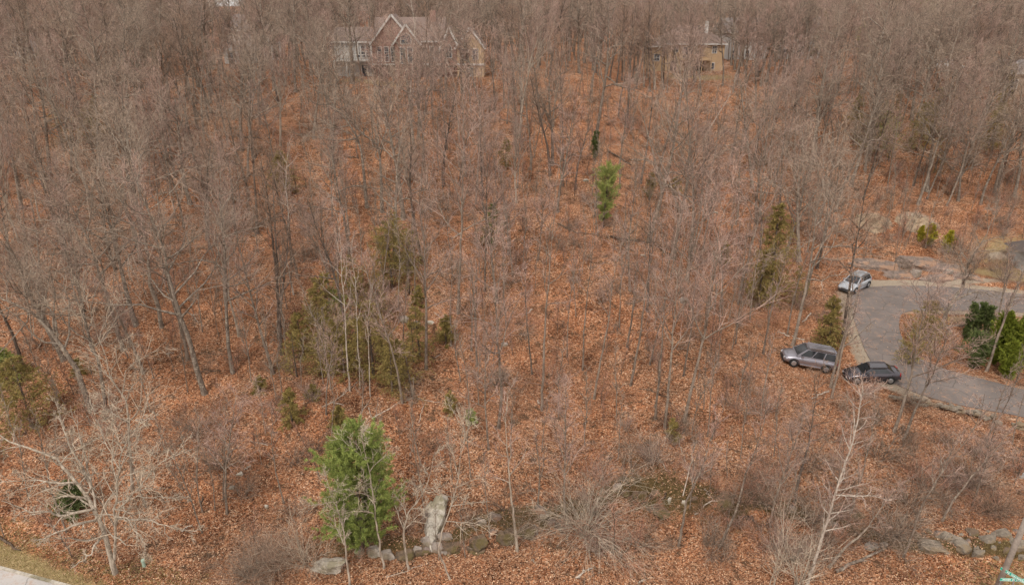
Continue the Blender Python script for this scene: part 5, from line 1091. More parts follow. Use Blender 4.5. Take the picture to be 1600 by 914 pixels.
LOGS = [((505, 637), (565, 592), .04, 'wood_pale', 'pale slanting branch just below the white birches'), ((532, 620), (545, 603), .035, 'wood_pale', 'short pale branch below the birch foot'), ((582, 655), (657, 617), .045, 'wood_pale', 'long pale branch pointing at the grey trunk'),
 ((643, 622), (686, 630), .035, 'wood_pale', 'pale branch lying level beside the long one'), ((575, 638), (592, 672), .035, 'wood_pale', 'pale branch crossing behind the pine top'), ((588, 650), (591, 622), .03, 'wood_pale', 'upright pale stick behind the pine top'),
 ((560, 652), (578, 625), .03, 'wood_pale', 'thin pale stick over the pine'), ((655, 660), (664, 630), .035, 'wood_pale', 'pale stick above the pale boulder'), ((678, 490), (706, 509), .04, 'wood_pale', 'whitish branch beside the small olive hemlock'),
 ((760, 570), (767, 548), .045, 'wood_pale', 'short whitish stub above the mossy-footed tree'), ((742, 567), (757, 557), .03, 'wood_pale', 'thin stick by the whitish stub'),
 ((950, 238), (987, 260), .16, 'wood_dark', 'thick dark log uphill of the bright pine'), ((872, 351), (902, 366), .10, 'wood_dark', 'dark log downslope of the bright pine'), ((955, 372), (1050, 400), .12, 'wood_dark', 'long dark log pointing to the multi-stemmed tree'),
 ((905, 364), (950, 372), .07, 'wood_dark', 'dark pole in line with the long dark log'), ((1048, 320), (1078, 336), .08, 'wood_dark', 'dark log behind the multi-stemmed tree'), ((985, 251), (1045, 256), .08, 'wood_pale', 'grey log lying across the upper slope'),
 ((372, 214), (408, 218), .16, 'wood_dark', 'dark log near the silvery fan-crowned tree'), ((545, 247), (560, 249), .10, 'wood_dark', 'short dark log by the hooked-limb oak'), ((400, 352), (450, 344), .14, 'wood_dark', 'dark log heap edge on the upper bank'), ((395, 362), (430, 340), .10, 'wood_dark', 'dark slanting log on the upper bank'),
 ((1021, 712), (1044, 740), .04, 'wood_pale', 'white branch above the mossy hollow'), ((1062, 689), (1071, 722), .04, 'wood_pale', 'white upright branch above the hollow'), ((1086, 803), (1134, 809), .055, 'wood_pale', 'whitish log lying level by the brown slanting tree'),
 ((900, 907), (914, 893), .09, 'wood_pale', 'short white birch log in open leaves at the bottom'), ((919, 892), (924, 887), .08, 'wood_pale', 'white log stub beside the birch log'), ((1000, 911), (1008, 908), .08, 'wood_pale', 'white log stub at the bottom edge'),
 ((831, 875), (838, 880), .05, 'wood_pale', 'short pale stick right of the straight pale stemmed tree'), ((916, 790), (932, 814), .04, 'wood_pale', 'pale stick stuck in the arching shrub'), ((1303, 895), (1385, 858), .12, 'bark_grey', 'mossy grey log lying below the rocky bank'),
 ((830, 780), (842, 815), .03, 'wood_pale', 'thin pale stick uphill of the ledge end'), ((1063, 658), (1034, 612), .03, 'wood_dark', 'dark fallen pole between the slim trees'), ((1000, 608), (1050, 622), .05, 'wood_dark', 'dark fallen pole beside the slim trees'),
 ((200, 410), (213, 432), .05, 'wood_pale', 'pale broken branch under the grey trees'), ((204, 400), (206, 420), .05, 'wood_pale', 'pale upright stub under the grey trees'), ((300, 552), (355, 553), .03, 'wood_dark', 'thin dark stick uphill of the kinked tree foot'), ((135, 592), (155, 600), .04, 'wood_pale', 'pale stick between the leaning trees'),
 ((1105, 450), (1130, 438), .04, 'wood_pale', 'pale stick right of the multi-stemmed tree'), ((1185, 410), (1215, 400), .05, 'wood_dark', 'dark stick near the olive evergreens'), ((1100, 765), (1112, 780), .04, 'wood_pale', 'pale stick on the mossy mound'), ((1200, 765), (1215, 785), .05, 'wood_pale', 'pale stick beyond the brown slanting tree'),
 ((1170, 645), (1160, 662), .05, 'wood_dark', 'short dark stump by the leaning trees'), ((0, 840), (30, 862), .10, 'wood_dark', 'dark log cut by the picture edge near the grass'), ((600, 905), (670, 880), .035, 'wood_pale', 'low pale arching branch in front of the ledge')]
for a_1, b_1, r_1, m_1, l_1 in LOGS: log(a_1, b_1, r_1, m_1, l_1, 'fallen_log' if r_1 > .06 else 'fallen_branch')
FB = []
for k_ in range(46):
    u, v = rg_.uniform(60, 1560), 300 + 560 * rg_.random() ** .8; a_0 = rg_.uniform(0, 6.283); l_0 = rg_.uniform(10, 34)
    p = G(u, v)
    if blocked(p[0], p[1], 1.0) or v > 850 or (u > 1300 and v < 660): continue
    pale = rg_.random() < .5
    o = log((u, v), (u + math.cos(a_0) * l_0, v + math.sin(a_0) * l_0 * .5), rg_.uniform(.035, .09), 'wood_pale' if pale else 'wood_dark', '', 'fallen_branch'); o['label'] = ''
    o['desc_'] = 'pale fallen stick' if pale else 'dark fallen stick'; FB.append((o, 'fallen_branch', p))
for o, _, _ in FB: del o['label']
auto_label(FB, 'stick')
for o, _, _ in FB: del o['desc_']
log((1069, 772), (1078, 752), .045, 'wood_pale', 'long white dead branch leaning up over the hollow', 'fallen_branch', lift=0, lift2=3.2, twigs=2)

# ------------------------------------------------------------------ loose leaves and grass blades
def fallen_leaves(n):
    rg = np.random.default_rng(77); Y = 30 + 42 * rg.random(n) ** 1.3; X = (rg.random(n) * 2 - 1) * (.78 * Y + 3)
    ok = (road_side(X, Y) > .6 + 1.5 * rg.random(n)) & ((poly_dist(X, Y, DRIVE) > .3) | (rg.random(n) < .10)); X, Y = X[ok], Y[ok]; n = len(X); Z = H(X, Y)
    onr = poly_dist(X, Y, DRIVE) < .3; Z = np.where(onr, H0(X, Y) + .07, Z)
    c = np.stack([X, Y, Z + .025 + .05 * rg.random(n)], 1); a = nrm(rg.normal(0, 1, (n, 3)) * [1, 1, .35]); nn = nrm(rg.normal(0, .45, (n, 3)) + [0, 0, 1]); u = nrm(np.cross(nn, a)); v = np.cross(nn, u)
    s = (.03 + .036 * rg.random((n, 1))); w_ = s * (.45 + .35 * rg.random((n, 1))); bend = nn * s * .35 * rg.random((n, 1))
    V = np.stack([c - u * s, c - v * w_ + bend, c + u * s, c + v * w_ + bend], 1).reshape(-1, 3)
    F = np.arange(4 * n).reshape(-1, 4)
    o = link_mesh('fallen_leaves', V, F, M['leaf_litter']); o['kind'] = 'stuff'; o['label'] = 'rust and tan oak leaves strewn over the whole slope'; o['category'] = 'leaves'
fallen_leaves(190000)
def grass_blades(n):
    rg = np.random.default_rng(78); X = -34 + 16 * rg.random(n); Y = 26 + 12 * rg.random(n); rsd = road_side(X, Y)
    ok = (rsd > .35) & (rsd < 2.6 + 1.2 * vnoise(X / 1.5, Y / 1.5, 70)) ; X, Y = X[ok], Y[ok]
    x2 = pr[0] + 3 + rg.normal(0, 3.6, n // 2); y2 = pr[1] - 2 + rg.normal(0, 2.2, n // 2); X = np.r_[X, x2]; Y = np.r_[Y, y2]; m_ = len(X)
    P = np.stack([X, Y, H(X, Y)], 1); V, F = needles(P, np.tile([[0, 0, 1.]], (m_, 1)), 2, .09, .018, .6, rg)
    o = link_mesh('grass', V, F, M['dry_grass']); o['kind'] = 'stuff'; o['label'] = 'short dry tan grass along the road edges'; o['category'] = 'grass'
grass_blades(26000)

# ------------------------------------------------------------------ cars
def paint(name, c, metal=.5, rough=.35):
    return plain(name, c, rough, metal, .06, 2.0, .5, .6)
M['glass_dark'] = plain('glass_dark', (0.02, 0.022, 0.026), .08, 0, .1, 1, .7)
M['tyre'] = plain('tyre', (0.02, 0.02, 0.02), .9); M['rim'] = plain('rim', (0.45, 0.45, 0.46), .35, .8)
M['lamp_clear'] = plain('lamp_clear', (0.75, 0.76, 0.78), .15, .2); M['lamp_red'] = plain('lamp_red', (0.35, 0.015, 0.012), .2)
M['plastic'] = plain('plastic', (0.03, 0.03, 0.032), .6); M['chrome'] = plain('chrome', (0.6, 0.6, 0.62), .2, .9)
def build_car(name, label, cat, loc, heading, mat, L, W, Ht, belt, prof, gh, suv=False, group=None):
    """prof: (x fraction, deck height) from the tail 0 to the nose 1; gh: greenhouse x: rear bottom, rear top, front top, front bottom"""
    t = thing(name, label, cat, loc, heading, group)
    nst = 26; xs = np.linspace(-L / 2, L / 2, nst); V = []; F = []; ring = 10
    for x in xs:
        q = (x + L / 2) / L; top = float(np.interp(q, [p[0] for p in prof], [p[1] for p in prof]))
        ww = W / 2 * (1 - .10 * abs(2 * q - 1) ** 4 - .06 * abs(2 * q - 1) ** 12); sill = .24 + .10 * abs(2 * q - 1) ** 6
        h = [(0, sill), (ww * .80, sill), (ww * .97, sill + .10), (ww, sill + (top - sill) * .55), (ww * .965, top - .07), (ww * .86, top), (ww * .4, top + .03), (0, top + .035)]
        full = [(-a, b) for a, b in h[::-1]][:-1] + h; full = full[:-1]; ring = len(full)
        V += [(x, a, b) for a, b in full]
    for i in range(nst - 1):
        for j in range(ring): k = (j + 1) % ring; F.append((i * ring + j, i * ring + k, (i + 1) * ring + k, (i + 1) * ring + j))
    F += [tuple(range(ring)), tuple(range((nst - 1) * ring, nst * ring))[::-1]]
    body = link_mesh('body', V, F, mat, t, True)
    bm = bmesh.new(); bm.from_mesh(body.data); bmesh.ops.recalc_face_normals(bm, faces=bm.faces); bm.to_mesh(body.data); bm.free()
    # cabin
    rb, rt, ft, fb = [g * L - L / 2 for g in gh]; wb, wt = W / 2 * .90, W / 2 * .70; zb, zt = belt - .04, Ht
    def corner(x, y, z): return (x, y, z)
    mid = [(rb, wb, zb), (fb, wb, zb), (ft, wt, zt - .06), (rt, wt, zt - .06)]
    cab = [(x, s * y, z) for s in (1, -1) for x, y, z in mid]
    link_mesh('cabin', cab, [(0, 1, 2, 3), (7, 6, 5, 4), (1, 5, 6, 2), (0, 3, 7, 4), (3, 2, 6, 7)], mat, t)
    rf = MB(); n = 8; rv = []
    for i in range(n + 1):
        f = i / n; x = (rt - .06) * (1 - f) + (ft + .06) * f; e = 1 - .05 * (2 * f - 1) ** 4
        for j in range(n + 1):
            g = 2 * j / n - 1; rv.append((x, g * wt * 1.03 * e, zt - .05 + .05 * (1 - g * g) + .02 * (1 - (2 * f - 1) ** 2)))
    rF = [(i * (n + 1) + j, (i + 1) * (n + 1) + j, (i + 1) * (n + 1) + j + 1, i * (n + 1) + j + 1) for i in range(n) for j in range(n)]
    m_ = len(rv); rv += [(x, y, z - .07) for x, y, z in rv]
    edge = [(0, 0)] ; ring_i = [i * (n + 1) for i in range(n + 1)] + [n * (n + 1) + j for j in range(1, n + 1)] + [(n - i) * (n + 1) + n for i in range(1, n + 1)] + [n - j for j in range(1, n)]
    rF += [(ring_i[i], ring_i[(i + 1) % len(ring_i)], ring_i[(i + 1) % len(ring_i)] + m_, ring_i[i] + m_) for i in range(len(ring_i))]
    roof = link_mesh('roof', rv, rF, mat, t, True)
    if suv:
        for s in (1, -1): MB().bar((rt + .2, s * wt * .88, zt + .06), (ft - .2, s * wt * .88, zt + .06), .05, .05).build('roof_rail', M['chrome'], roof)
    def pane(nm, q, off):   # quad of four points, pushed off its face
        q = [Vector(p) for p in q]; nn = (q[1] - q[0]).cross(q[3] - q[0]).normalized(); c = sum(q, Vector()) / 4
        if nn.dot(c - Vector((0, 0, belt))) < 0: nn = -nn
        if abs(nn.y) < .3 and nn.z < 0: nn = -nn
        A = [p + nn * off for p in q]; B_ = [p + nn * (off - .03) for p in q]
        return link_mesh(nm, A + B_, [(0, 1, 2, 3), (7, 6, 5, 4), (0, 4, 5, 1), (1, 5, 6, 2), (2, 6, 7, 3), (3, 7, 4, 0)], M['glass_dark'], t)
    def lerp3(a, b, f): return tuple(a[k] * (1 - f) + b[k] * f for k in range(3))
    for s in (1, -1):
        A, B_, C, D = [(x, s * y, z) for x, y, z in mid]
        ncut = [0.04, .36, .66, .97] if suv else [.10, .50, .95]
        for i in range(len(ncut) - 1):
            f0, f1 = ncut[i] + .015, ncut[i + 1] - .015
            lo0, lo1, hi0, hi1 = lerp3(A, B_, f0), lerp3(A, B_, f1), lerp3(D, C, f0), lerp3(D, C, f1)
            pane('side_window', [lerp3(lo0, hi0, .16), lerp3(lo1, hi1, .16), lerp3(lo1, hi1, .92), lerp3(lo0, hi0, .92)], .012)
    def ends(b_, c_, nm):
        q = [(b_[0], b_[1], b_[2]), (b_[0], -b_[1], b_[2]), (c_[0], -c_[1], c_[2]), (c_[0], c_[1], c_[2])]
        i0 = [lerp3(q[0], q[1], .06), lerp3(q[0], q[1], .94), lerp3(q[3], q[2], .94), lerp3(q[3], q[2], .06)]
        pane(nm, [lerp3(i0[0], i0[3], .08), lerp3(i0[1], i0[2], .08), lerp3(i0[1], i0[2], .95), lerp3(i0[0], i0[3], .95)], .012)
    ends(mid[1], mid[2], 'windscreen'); ends(mid[0], mid[3], 'rear_window')
    wr = .33 if not suv else .35
    for x in (-L * .30, L * .315):
        for s in (1, -1):
            wl = MB(); y0 = s * (W / 2 - .20); y1 = s * (W / 2 + .012)
            wl.cyl((x, y0, wr), (x, y1, wr), wr, wr, 22); wo_ = wl.build('wheel', M['tyre'], t)
            rm = MB(); rm.cyl((x, s * (W / 2 + .012), wr), (x, s * (W / 2 + .022), wr), wr * .62, wr * .58, 18)
            for k in range(5):
                a = k * 1.2566; rm.bar((x, s * (W / 2 + .028), wr), (x + math.cos(a) * wr * .58, s * (W / 2 + .028), wr + math.sin(a) * wr * .58), .05, .015, (0, 1, 0))
            rm.build('rim', M['rim'], wo_)
            ar = MB(); seg = 14
            pts = [(x + math.cos(math.pi * k / seg) * (wr + .07), wr + math.sin(math.pi * k / seg) * (wr + .07)) for k in range(seg + 1)]
            for k in range(seg): ar.bar((pts[k][0], s * (W / 2 - .004), pts[k][1]), (pts[k + 1][0], s * (W / 2 - .004), pts[k + 1][1]), .05, .07, (0, 1, 0))
            ar.build('wheel_arch', M['plastic'], t)
    hz, tz = np.interp(.97, [p[0] for p in prof], [p[1] for p in prof]) - .14, np.interp(.03, [p[0] for p in prof], [p[1] for p in prof]) - .16
    for s in (1, -1):
        MB().bar((L / 2 - .02, s * W * .26, hz), (L / 2 - .24, s * W * .435, hz + .03), .16, .14).build('headlight', M['lamp_clear'], t)
        MB().bar((-L / 2 + .0, s * W * .26, tz), (-L / 2 + .14, s * W * .44, tz + .03), .14, .18).build('tail_light', M['lamp_red'], t)
        MB().box(fb - .55, fb - .40, s * (W / 2 - .02) - .0, s * (W / 2 + .16), belt - .02, belt + .12).build('mirror', mat, t)
    MB().box(L / 2 - .06, L / 2 + .012, -W * .22, W * .22, .42, hz - .02).build('grille', M['plastic'], t)
    MB().box(L / 2 - .10, L / 2 + .02, -W * .38, W * .38, .26, .36).build('front_bumper_trim', M['plastic'], t)
    MB().box(-L / 2 - .02, -L / 2 + .1, -W * .38, W * .38, .30, .40).build('rear_bumper_trim', M['plastic'], t)
    for s in (1, -1): MB().box(-L * .2, L * .2, s * (W / 2 - .03), s * (W / 2 + .012), .30, .36).build('side_trim', M['plastic'] if not suv else M['chrome'], t)
    return t
def lay(o, P, heading, L):
    h = Vector((math.cos(heading), math.sin(heading), 0)); P = (P[0], P[1], 0); a = Vector(P) + h * L * .3; b = Vector(P) - h * L * .3
    za, zb = gz(a.x, a.y), gz(b.x, b.y); 
    if float(poly_dist(np.array([P[0]]), np.array([P[1]]), DRIVE)[0]) < .5: za = max(za, float(H0(a.x, a.y)) + .06); zb = max(zb, float(H0(b.x, b.y)) + .06)
    o.location = (P[0], P[1], (za + zb) / 2 - .01); o.rotation_euler = (0, -math.atan2(za - zb, L * .6), heading)
hv = math.radians(171)
c1 = build_car('parked_minivan', 'mauve-grey minivan with silvery roof parked on the leaves beside the driveway', 'minivan', (0, 0, 0), hv, paint('paint_van', (0.33, 0.31, 0.345), .7, .3), 4.5, 1.95, 1.84, 1.06,
               [(0, .95), (.03, 1.04), (.25, 1.06), (.70, 1.02), (.80, .98), (.95, .82), (1, .66)], (.02, .07, .62, .80), True)
lay(c1, CARS[0], hv, 4.5)
c2 = build_car('parked_sedan', 'black sedan parked nose to the minivan at the driveway edge', 'sedan', (0, 0, 0), hv, paint('paint_black', (0.07, 0.06, 0.07), .5, .25), 4.25, 1.80, 1.42, .93,
               [(0, .80), (.04, .95), (.18, .98), (.3, .95), (.65, .93), (.80, .86), (.95, .72), (1, .58)], (.10, .25, .56, .74), False)
hs = math.radians(170); lay(c2, CARS[1], hs, 4.25)
c3 = build_car('parked_hatchback', 'silver car parked at the top bend of the driveway, nose towards the trees', 'car', (0, 0, 0), hv, paint('paint_silver', (0.50, 0.52, 0.55), .6, .3), 4.4, 1.82, 1.58, .98,
               [(0, .85), (.03, .98), (.3, 1.0), (.68, .97), (.80, .92), (.95, .78), (1, .62)], (.03, .12, .54, .75), True)
lay(c3, (CARS[2][0], CARS[2][1] + .6), math.radians(218), 4.4)
pv = G(1482, 108)
c4 = build_car('parked_truck', 'white vehicle glimpsed beyond the trees on the far rise', 'vehicle', (0, 0, 0), 0, paint('paint_white', (0.8, 0.8, 0.8), .0, .4), 5.4, 2.0, 2.0, 1.15,
               [(0, 1.05), (.03, 1.12), (.3, 1.14), (.70, 1.1), (.80, 1.06), (.95, .9), (1, .7)], (.02, .06, .66, .80), True)
lay(c4, (pv[0], pv[1]), math.radians(3), 5.4)

# ------------------------------------------------------------------ houses
M['brick'] = brick_mat('brick', (0.25, 0.12, 0.09), (0.33, 0.17, 0.125), (0.34, 0.28, 0.24))
M['trim'] = plain('trim', (0.60, 0.57, 0.53), .7, var=.25, scale=1.5); M['siding_tan'] = striped('siding_tan', (0.52, 0.36, 0.215), (0.22, 0.14, 0.08), 2.2)
M['siding_white'] = striped('siding_white', (0.50, 0.49, 0.47), (0.45, 0.44, 0.43), 2.2); M['siding_brown'] = striped('siding_brown', (0.36, 0.25, 0.17), (0.16, 0.1, 0.07), 2.2)
M['shingle'] = striped('shingle', (0.19, 0.13, 0.105), (0.09, 0.06, 0.05), 3.0, 'Z'); M['shingle_grey'] = striped('shingle_grey', (0.24, 0.21, 0.20), (0.12, 0.1, 0.1), 3.0, 'Z')
M['window_glass'] = plain('window_glass', (0.06, 0.07, 0.085), .06, 0, .3, .8, .8); M['door_dark'] = plain('door_dark', (0.06, 0.045, 0.04), .5)
M['clap_orange'] = striped('clap_orange', (0.55, 0.24, 0.13), (0.3, 0.12, 0.06), 2.0)
def window(par, x0, x1, z0, z1, y, cols=2, rows=2, arch=False, trim='trim'):
    """frame proud of the wall face at y (towards the camera), glass pane inside"""
    w_ = MB(); f = .11
    w_.box(x0 - f, x0, y - .07, y + .05, z0 - f, z1 + (0 if arch else f)); w_.box(x1, x1 + f, y - .07, y + .05, z0 - f, z1 + (0 if arch else f)); w_.box(x0, x1, y - .08, y + .05, z0 - f, z0)
    if not arch: w_.box(x0, x1, y - .07, y + .05, z1, z1 + f)
    for i in range(1, cols): xx = x0 + (x1 - x0) * i / cols; w_.box(xx - .03, xx + .03, y - .05, y + .03, z0, z1)
    for i in range(1, rows): zz = z0 + (z1 - z0) * i / rows; w_.box(x0, x1, y - .045, y + .03, zz - .03, zz + .03)
    if arch:
        cx, r = (x0 + x1) / 2, (x1 - x0) / 2
        for k in range(8):
            a0, a1 = math.pi * k / 8, math.pi * (k + 1) / 8
            w_.bar((cx + math.cos(a0) * (r + f / 2), y - .01, z1 + math.sin(a0) * (r + f / 2)), (cx + math.cos(a1) * (r + f / 2), y - .01, z1 + math.sin(a1) * (r + f / 2)), f, .12, (0, 1, 0))
    o = w_.build('window', M[trim], par)
    g = MB(); pts = [(x0, z0), (x1, z0), (x1, z1)]
    if arch: cx, r = (x0 + x1) / 2, (x1 - x0) / 2; pts += [(cx + math.cos(math.pi * k / 8) * r, z1 + math.sin(math.pi * k / 8) * r) for k in range(1, 8)]
    pts += [(x0, z1)]; g.prism(pts, y - .025, y + .02); g.build('pane', M['window_glass'], o); return o
def gable_front(par, x0, x1, ze, za, y0, y1, wall, roofm, oh=.35, zb=0, nm='gable'):
    """wall block x0..x1 with a gable towards the camera, its roof and white rakes"""
    xm = (x0 + x1) / 2
    g = MB(); g.prism([(x0, zb), (x1, zb), (x1, ze), (xm, za), (x0, ze)], y0, y1); wo_ = g.build(nm, wall, par)
    r = MB(); sl = (za - ze) / (xm - x0)
    for s in (1, -1):
        xe = xm - s * (xm - x0 + oh); zz = ze - sl * oh
        a, b = Vector((xm, 0, za + .02)), Vector((xe, 0, zz + .02)); th = .16
        V = [(p.x, y, p.z + q) for y in (y0 - oh, y1) for p in (a, b) for q in (0, th)]
        r.add(V, [(0, 1, 3, 2), (4, 6, 7, 5), (0, 4, 5, 1), (2, 3, 7, 6), (0, 2, 6, 4), (1, 5, 7, 3)])
    ro = r.build('roof', roofm, par)
    k = MB()
    for s in (1, -1):
        xe = xm - s * (xm - x0 + oh); zz = ze - sl * oh
        k.bar((xm, y0 - oh - .04, za + .06), (xe, y0 - oh - .04, zz + .06), .09, .30, (0, 1, 0)) if False else k.bar((xm, y0 - oh - .05, za + .08), (xe, y0 - oh - .05, zz + .08), .08, .30)
    k.build('rake_board', M['trim'], ro); return wo_
def eave_house(par, x0, x1, ze, zr, y0, y1, wall, roofm, oh=.4, zb=0, hip=0.0):
    g = MB(); g.box(x0, x1, y0, y1, zb, ze); g.build('wall', wall, par)
    ym = (y0 + y1) / 2; h = hip
    V = [(x0 - oh, y0 - oh, ze - .02), (x1 + oh, y0 - oh, ze - .02), (x1 + oh, y1 + oh, ze - .02), (x0 - oh, y1 + oh, ze - .02), (x0 - oh + h, ym, zr), (x1 + oh - h, ym, zr)]
    V2 = [(a, b, c + .14) for a, b, c in V]
    ro = link_mesh('roof', V + V2, [(0, 3, 2, 1), (6, 7, 11, 10), (8, 9, 10, 11), (7, 8, 11), (9, 6, 10), (0, 1, 7, 6), (1, 2, 8, 7), (2, 3, 9, 8), (3, 0, 6, 9)], roofm, par)
    MB().box(x0 - oh - .03, x1 + oh + .03, y0 - oh - .07, y0 - oh - .004, ze - .10, ze + .16).build('fascia', M['trim'], ro)
    if not hip:
        gg = MB()
        for xx in (x0 + .003, x1 - .2): gg.add([(xx, y0, ze), (xx, y1, ze), (xx, ym, zr - .05), (xx + .197, y0, ze), (xx + .197, y1, ze), (xx + .197, ym, zr - .05)], [(0, 1, 2), (5, 4, 3), (0, 3, 4, 1), (1, 4, 5, 2), (2, 5, 3, 0)])
        gg.build('gable', wall, par)
    return ro
# brick house with gables
B = G(640, 122); bh = thing('brick_house', 'red brick house with white-trimmed gables and arched window on the hilltop', 'house', (B[0], HB1[1] + .5, HB1[2] - .15))
eave_house(bh, -6, 5.5, 5.7, 9.4, 2.0, 11, M['brick'], M['shingle'], zb=-.5)
gable_front(bh, -6.3, .9, 5.6, 9.9, 1.0, 6.5, M['brick'], M['shingle'], zb=-.5)
gable_front(bh, -2.3, 1.9, 5.6, 8.4, -.4, 4.5, M['brick'], M['shingle'], zb=-.5)
gable_front(bh, 5.4, 8.2, 5.0, 7.9, 1.4, 8, M['brick'], M['shingle'], zb=-.5)
gable_front(bh, 8.1, 12.6, 5.0, 7.9, .2, 9, M['siding_tan'], M['shingle'], zb=-.5)
window(bh, -1.15, .5, 5.5, 6.3, -.4, 2, 1, True); window(bh, -1.3, -.6, 2.4, 4.9, -.4, 1, 3); window(bh, -.05, .65, 2.4, 4.9, -.4, 1, 3)
for x in (-5.4, -4.2, -3.1): window(bh, x, x + .6, 2.6, 4.9, 1.0, 1, 3)
for x in (2.3, 3.4, 4.4): window(bh, x, x + .6, 2.6, 4.9, 2.0, 1, 3)
window(bh, 6.1, 7.1, 3.2, 4.7, 1.4, 2, 1, True); window(bh, 9.0, 10.0, 3.0, 4.6, .2); window(bh, 10.8, 11.6, 3.0, 4.6, .2); window(bh, 9.8, 10.7, .3, 1.6, .2)
MB().box(-6.4, 5.6, .7, 1.0, 2.0, 2.25).box(8.0, 12.7, -.05, .2, 2.0, 2.3).build('white_band', M['trim'], bh)
eave_house(bh, -13, -6.2, 5.6, 7.8, 2.2, 10, M['siding_white'], M['shingle'], zb=-.5)
for x in (-9.3, -8.4, -7.5): window(bh, x, x + .6, 3.2, 5.0, 2.2, 1, 2)
gd = MB(); gd.box(-12.6, -10.4, 2.08, 2.2, 3.0, 4.8); gd.build('white_panel', M['trim'], bh)
bl = MB(); bl.box(-13.1, -6.3, .6, 2.2, 2.6, 2.8); 
for k in range(15): bl.box(-13 + k * .46, -12.93 + k * .46, .62, .70, 2.8, 3.65)
bl.box(-13.05, -6.35, .6, .72, 3.65, 3.75)
for x in (-13, -10.9, -8.7, -6.5): bl.box(x, x + .16, .62, .78, -.5, 2.6)
for x in (-10.9, -8.7, -6.5): bl.box(x, x + .16, .62, .78, 3.75, 5.5)
bl.build('balcony', M['trim'], bh)
dk = MB(); dk.box(-8.5, -7.6, 2.1, 2.25, -.3, 1.9); dk.build('door', M['window_glass'], bh); MB().box(-8.7, -8.5, 2.05, 2.2, -.3, 2.1).box(-7.6, -7.4, 2.05, 2.2, -.3, 2.1).box(-8.5, -7.6, 2.05, 2.2, 1.9, 2.1).build('door_frame', M['trim'], bh)
window(bh, -6.9, -6.4, .2, 1.8, 2.2, 1, 2)
MB().box(3.2, 4.2, 5.5, 6.6, 7.5, 10.6).build('chimney', M['brick'], bh)
pd_ = MB(); pd_.box(-6.1, 8.0, -.35, .65, 1.7, 1.95)
for x in (-5.9, -3.6, 2.4, 5, 7.6): pd_.box(x, x + .16, -.3, -.14, -.6, 1.7)
pd_.build('deck', M['wood_dark'], bh)
# tan house
B = G(1075, 112); th_ = thing('tan_house', 'tan sided house with brown hip roof and white framed sliding door on the hilltop', 'house', (B[0], HB2[1] + .5, HB2[2] - .15))
eave_house(th_, -5.0, 7.2, 5.0, 8.2, .8, 10, M['siding_tan'], M['shingle'], zb=-.4, hip=4.2)
eave_house(th_, -7.3, -4.9, 4.6, 6.0, 0, 8, M['siding_tan'], M['shingle'], zb=-.4, hip=1.4)
window(th_, -2.8, -2.0, 3.6, 4.6, .8); window(th_, -.9, .9, 2.5, 4.5, .8, 2, 1); window(th_, 4.8, 5.6, 3.4, 4.6, .8); window(th_, -6.7, -5.7, 2.0, 3.2, 0)
MB().box(-3.3, -2.1, .7, .8, -.2, 1.9).box(1.7, 3.3, .7, .8, -.2, 1.9).build('basement_opening', M['door_dark'], th_)
window(th_, 4.8, 5.4, .4, 1.5, .8, 1, 1)
dk = MB(); dk.box(-1.6, 4.4, -1.4, .8, 2.1, 2.3)
for x in (-1.5, .4, 2.4, 4.2): dk.box(x, x + .14, -1.35, -1.2, -.3, 2.1)
for k in range(16): dk.box(-1.55 + k * .39, -1.5 + k * .39, -1.38, -1.32, 2.3, 3.1)
dk.box(-1.6, 4.4, -1.40, -1.30, 3.1, 3.18); dk.build('deck', M['siding_tan'], th_)
MB().box(3.6, 4.2, 3.2, 3.8, 6, 9.2).build('chimney', M['trim'], th_)
def simple_house(u, y_, label, wall, roofm, w_, d_, ze, zr, rz, name='house', gable=True, lift=0.0):
    x = (u - 800) / FPX * y_; z = gz(x, y_) - .5 + lift
    t = thing(name, label, 'house', (x, y_, z), rz)
    eave_house(t, -w_ / 2, w_ / 2, ze, zr, -d_ / 2, d_ / 2, wall, roofm, zb=-1 - lift)
    n = int(w_ / 2.6)
    for k in range(n):
        xx = -w_ / 2 + (k + .5) * w_ / n
        for zz in ([1.0, 3.6] if ze > 5 else [1.2]): window(t, xx - .45, xx + .45, zz, zz + 1.4, -d_ / 2)
    MB().box(-w_ / 2 + .8, -w_ / 2 + 1.7, -d_ / 2 - .06, -d_ / 2 + .02, -.5, 0.9).build('door', M['door_dark'], t)
    MB().box(w_ * .2, w_ * .2 + .9, -.4, .5, ze + .6, zr + 1.1).build('chimney', M['brick'], t)
    return t
simple_house(418, 150, 'pale grey house glimpsed through far trees beside the brick house', M['siding_white'], M['shingle_grey'], 11, 8, 6.2, 9, .3)
simple_house(80, 158, 'white house glimpsed through the far woods near the corner', M['siding_white'], M['shingle_grey'], 11, 8, 6.2, 9, -.2)
simple_house(1135, 172, 'white gabled house glimpsed behind the tan house', M['siding_white'], M['shingle_grey'], 10, 8, 6.2, 9.2, .2)
simple_house(1222, 172, 'white house under bare crowns beyond the tan house', M['siding_white'], M['shingle_grey'], 9, 8, 6.4, 9.2, -.3)
simple_house(555, 185, 'tall orange-red house showing over the trees behind the brick house', M['clap_orange'], M['shingle'], 14, 10, 9.5, 12.5, .1)
simple_house(1585, 128, 'brown house with shallow roof in the far trees near the picture edge', M['siding_brown'], M['shingle_grey'], 13, 8, 3.6, 5.6, -.15)
# white house at the picture edge beyond the driveway
B = G(1690, 462); eh = thing('house', 'white house corner at the picture edge by the end of the driveway', 'house', (B[0] + .6, B[1], B[2] - .1))
eave_house(eh, -3.4, 8, 3.0, 5.2, 0, 9, M['siding_white'], M['shingle_grey'], zb=-.6)
window(eh, -2.2, -1.2, 1.0, 2.3, 0); window(eh, 1.2, 2.4, 1.0, 2.3, 0); MB().box(-.4, .5, -.06, .02, 0, 2.1).build('door', M['door_dark'], eh)

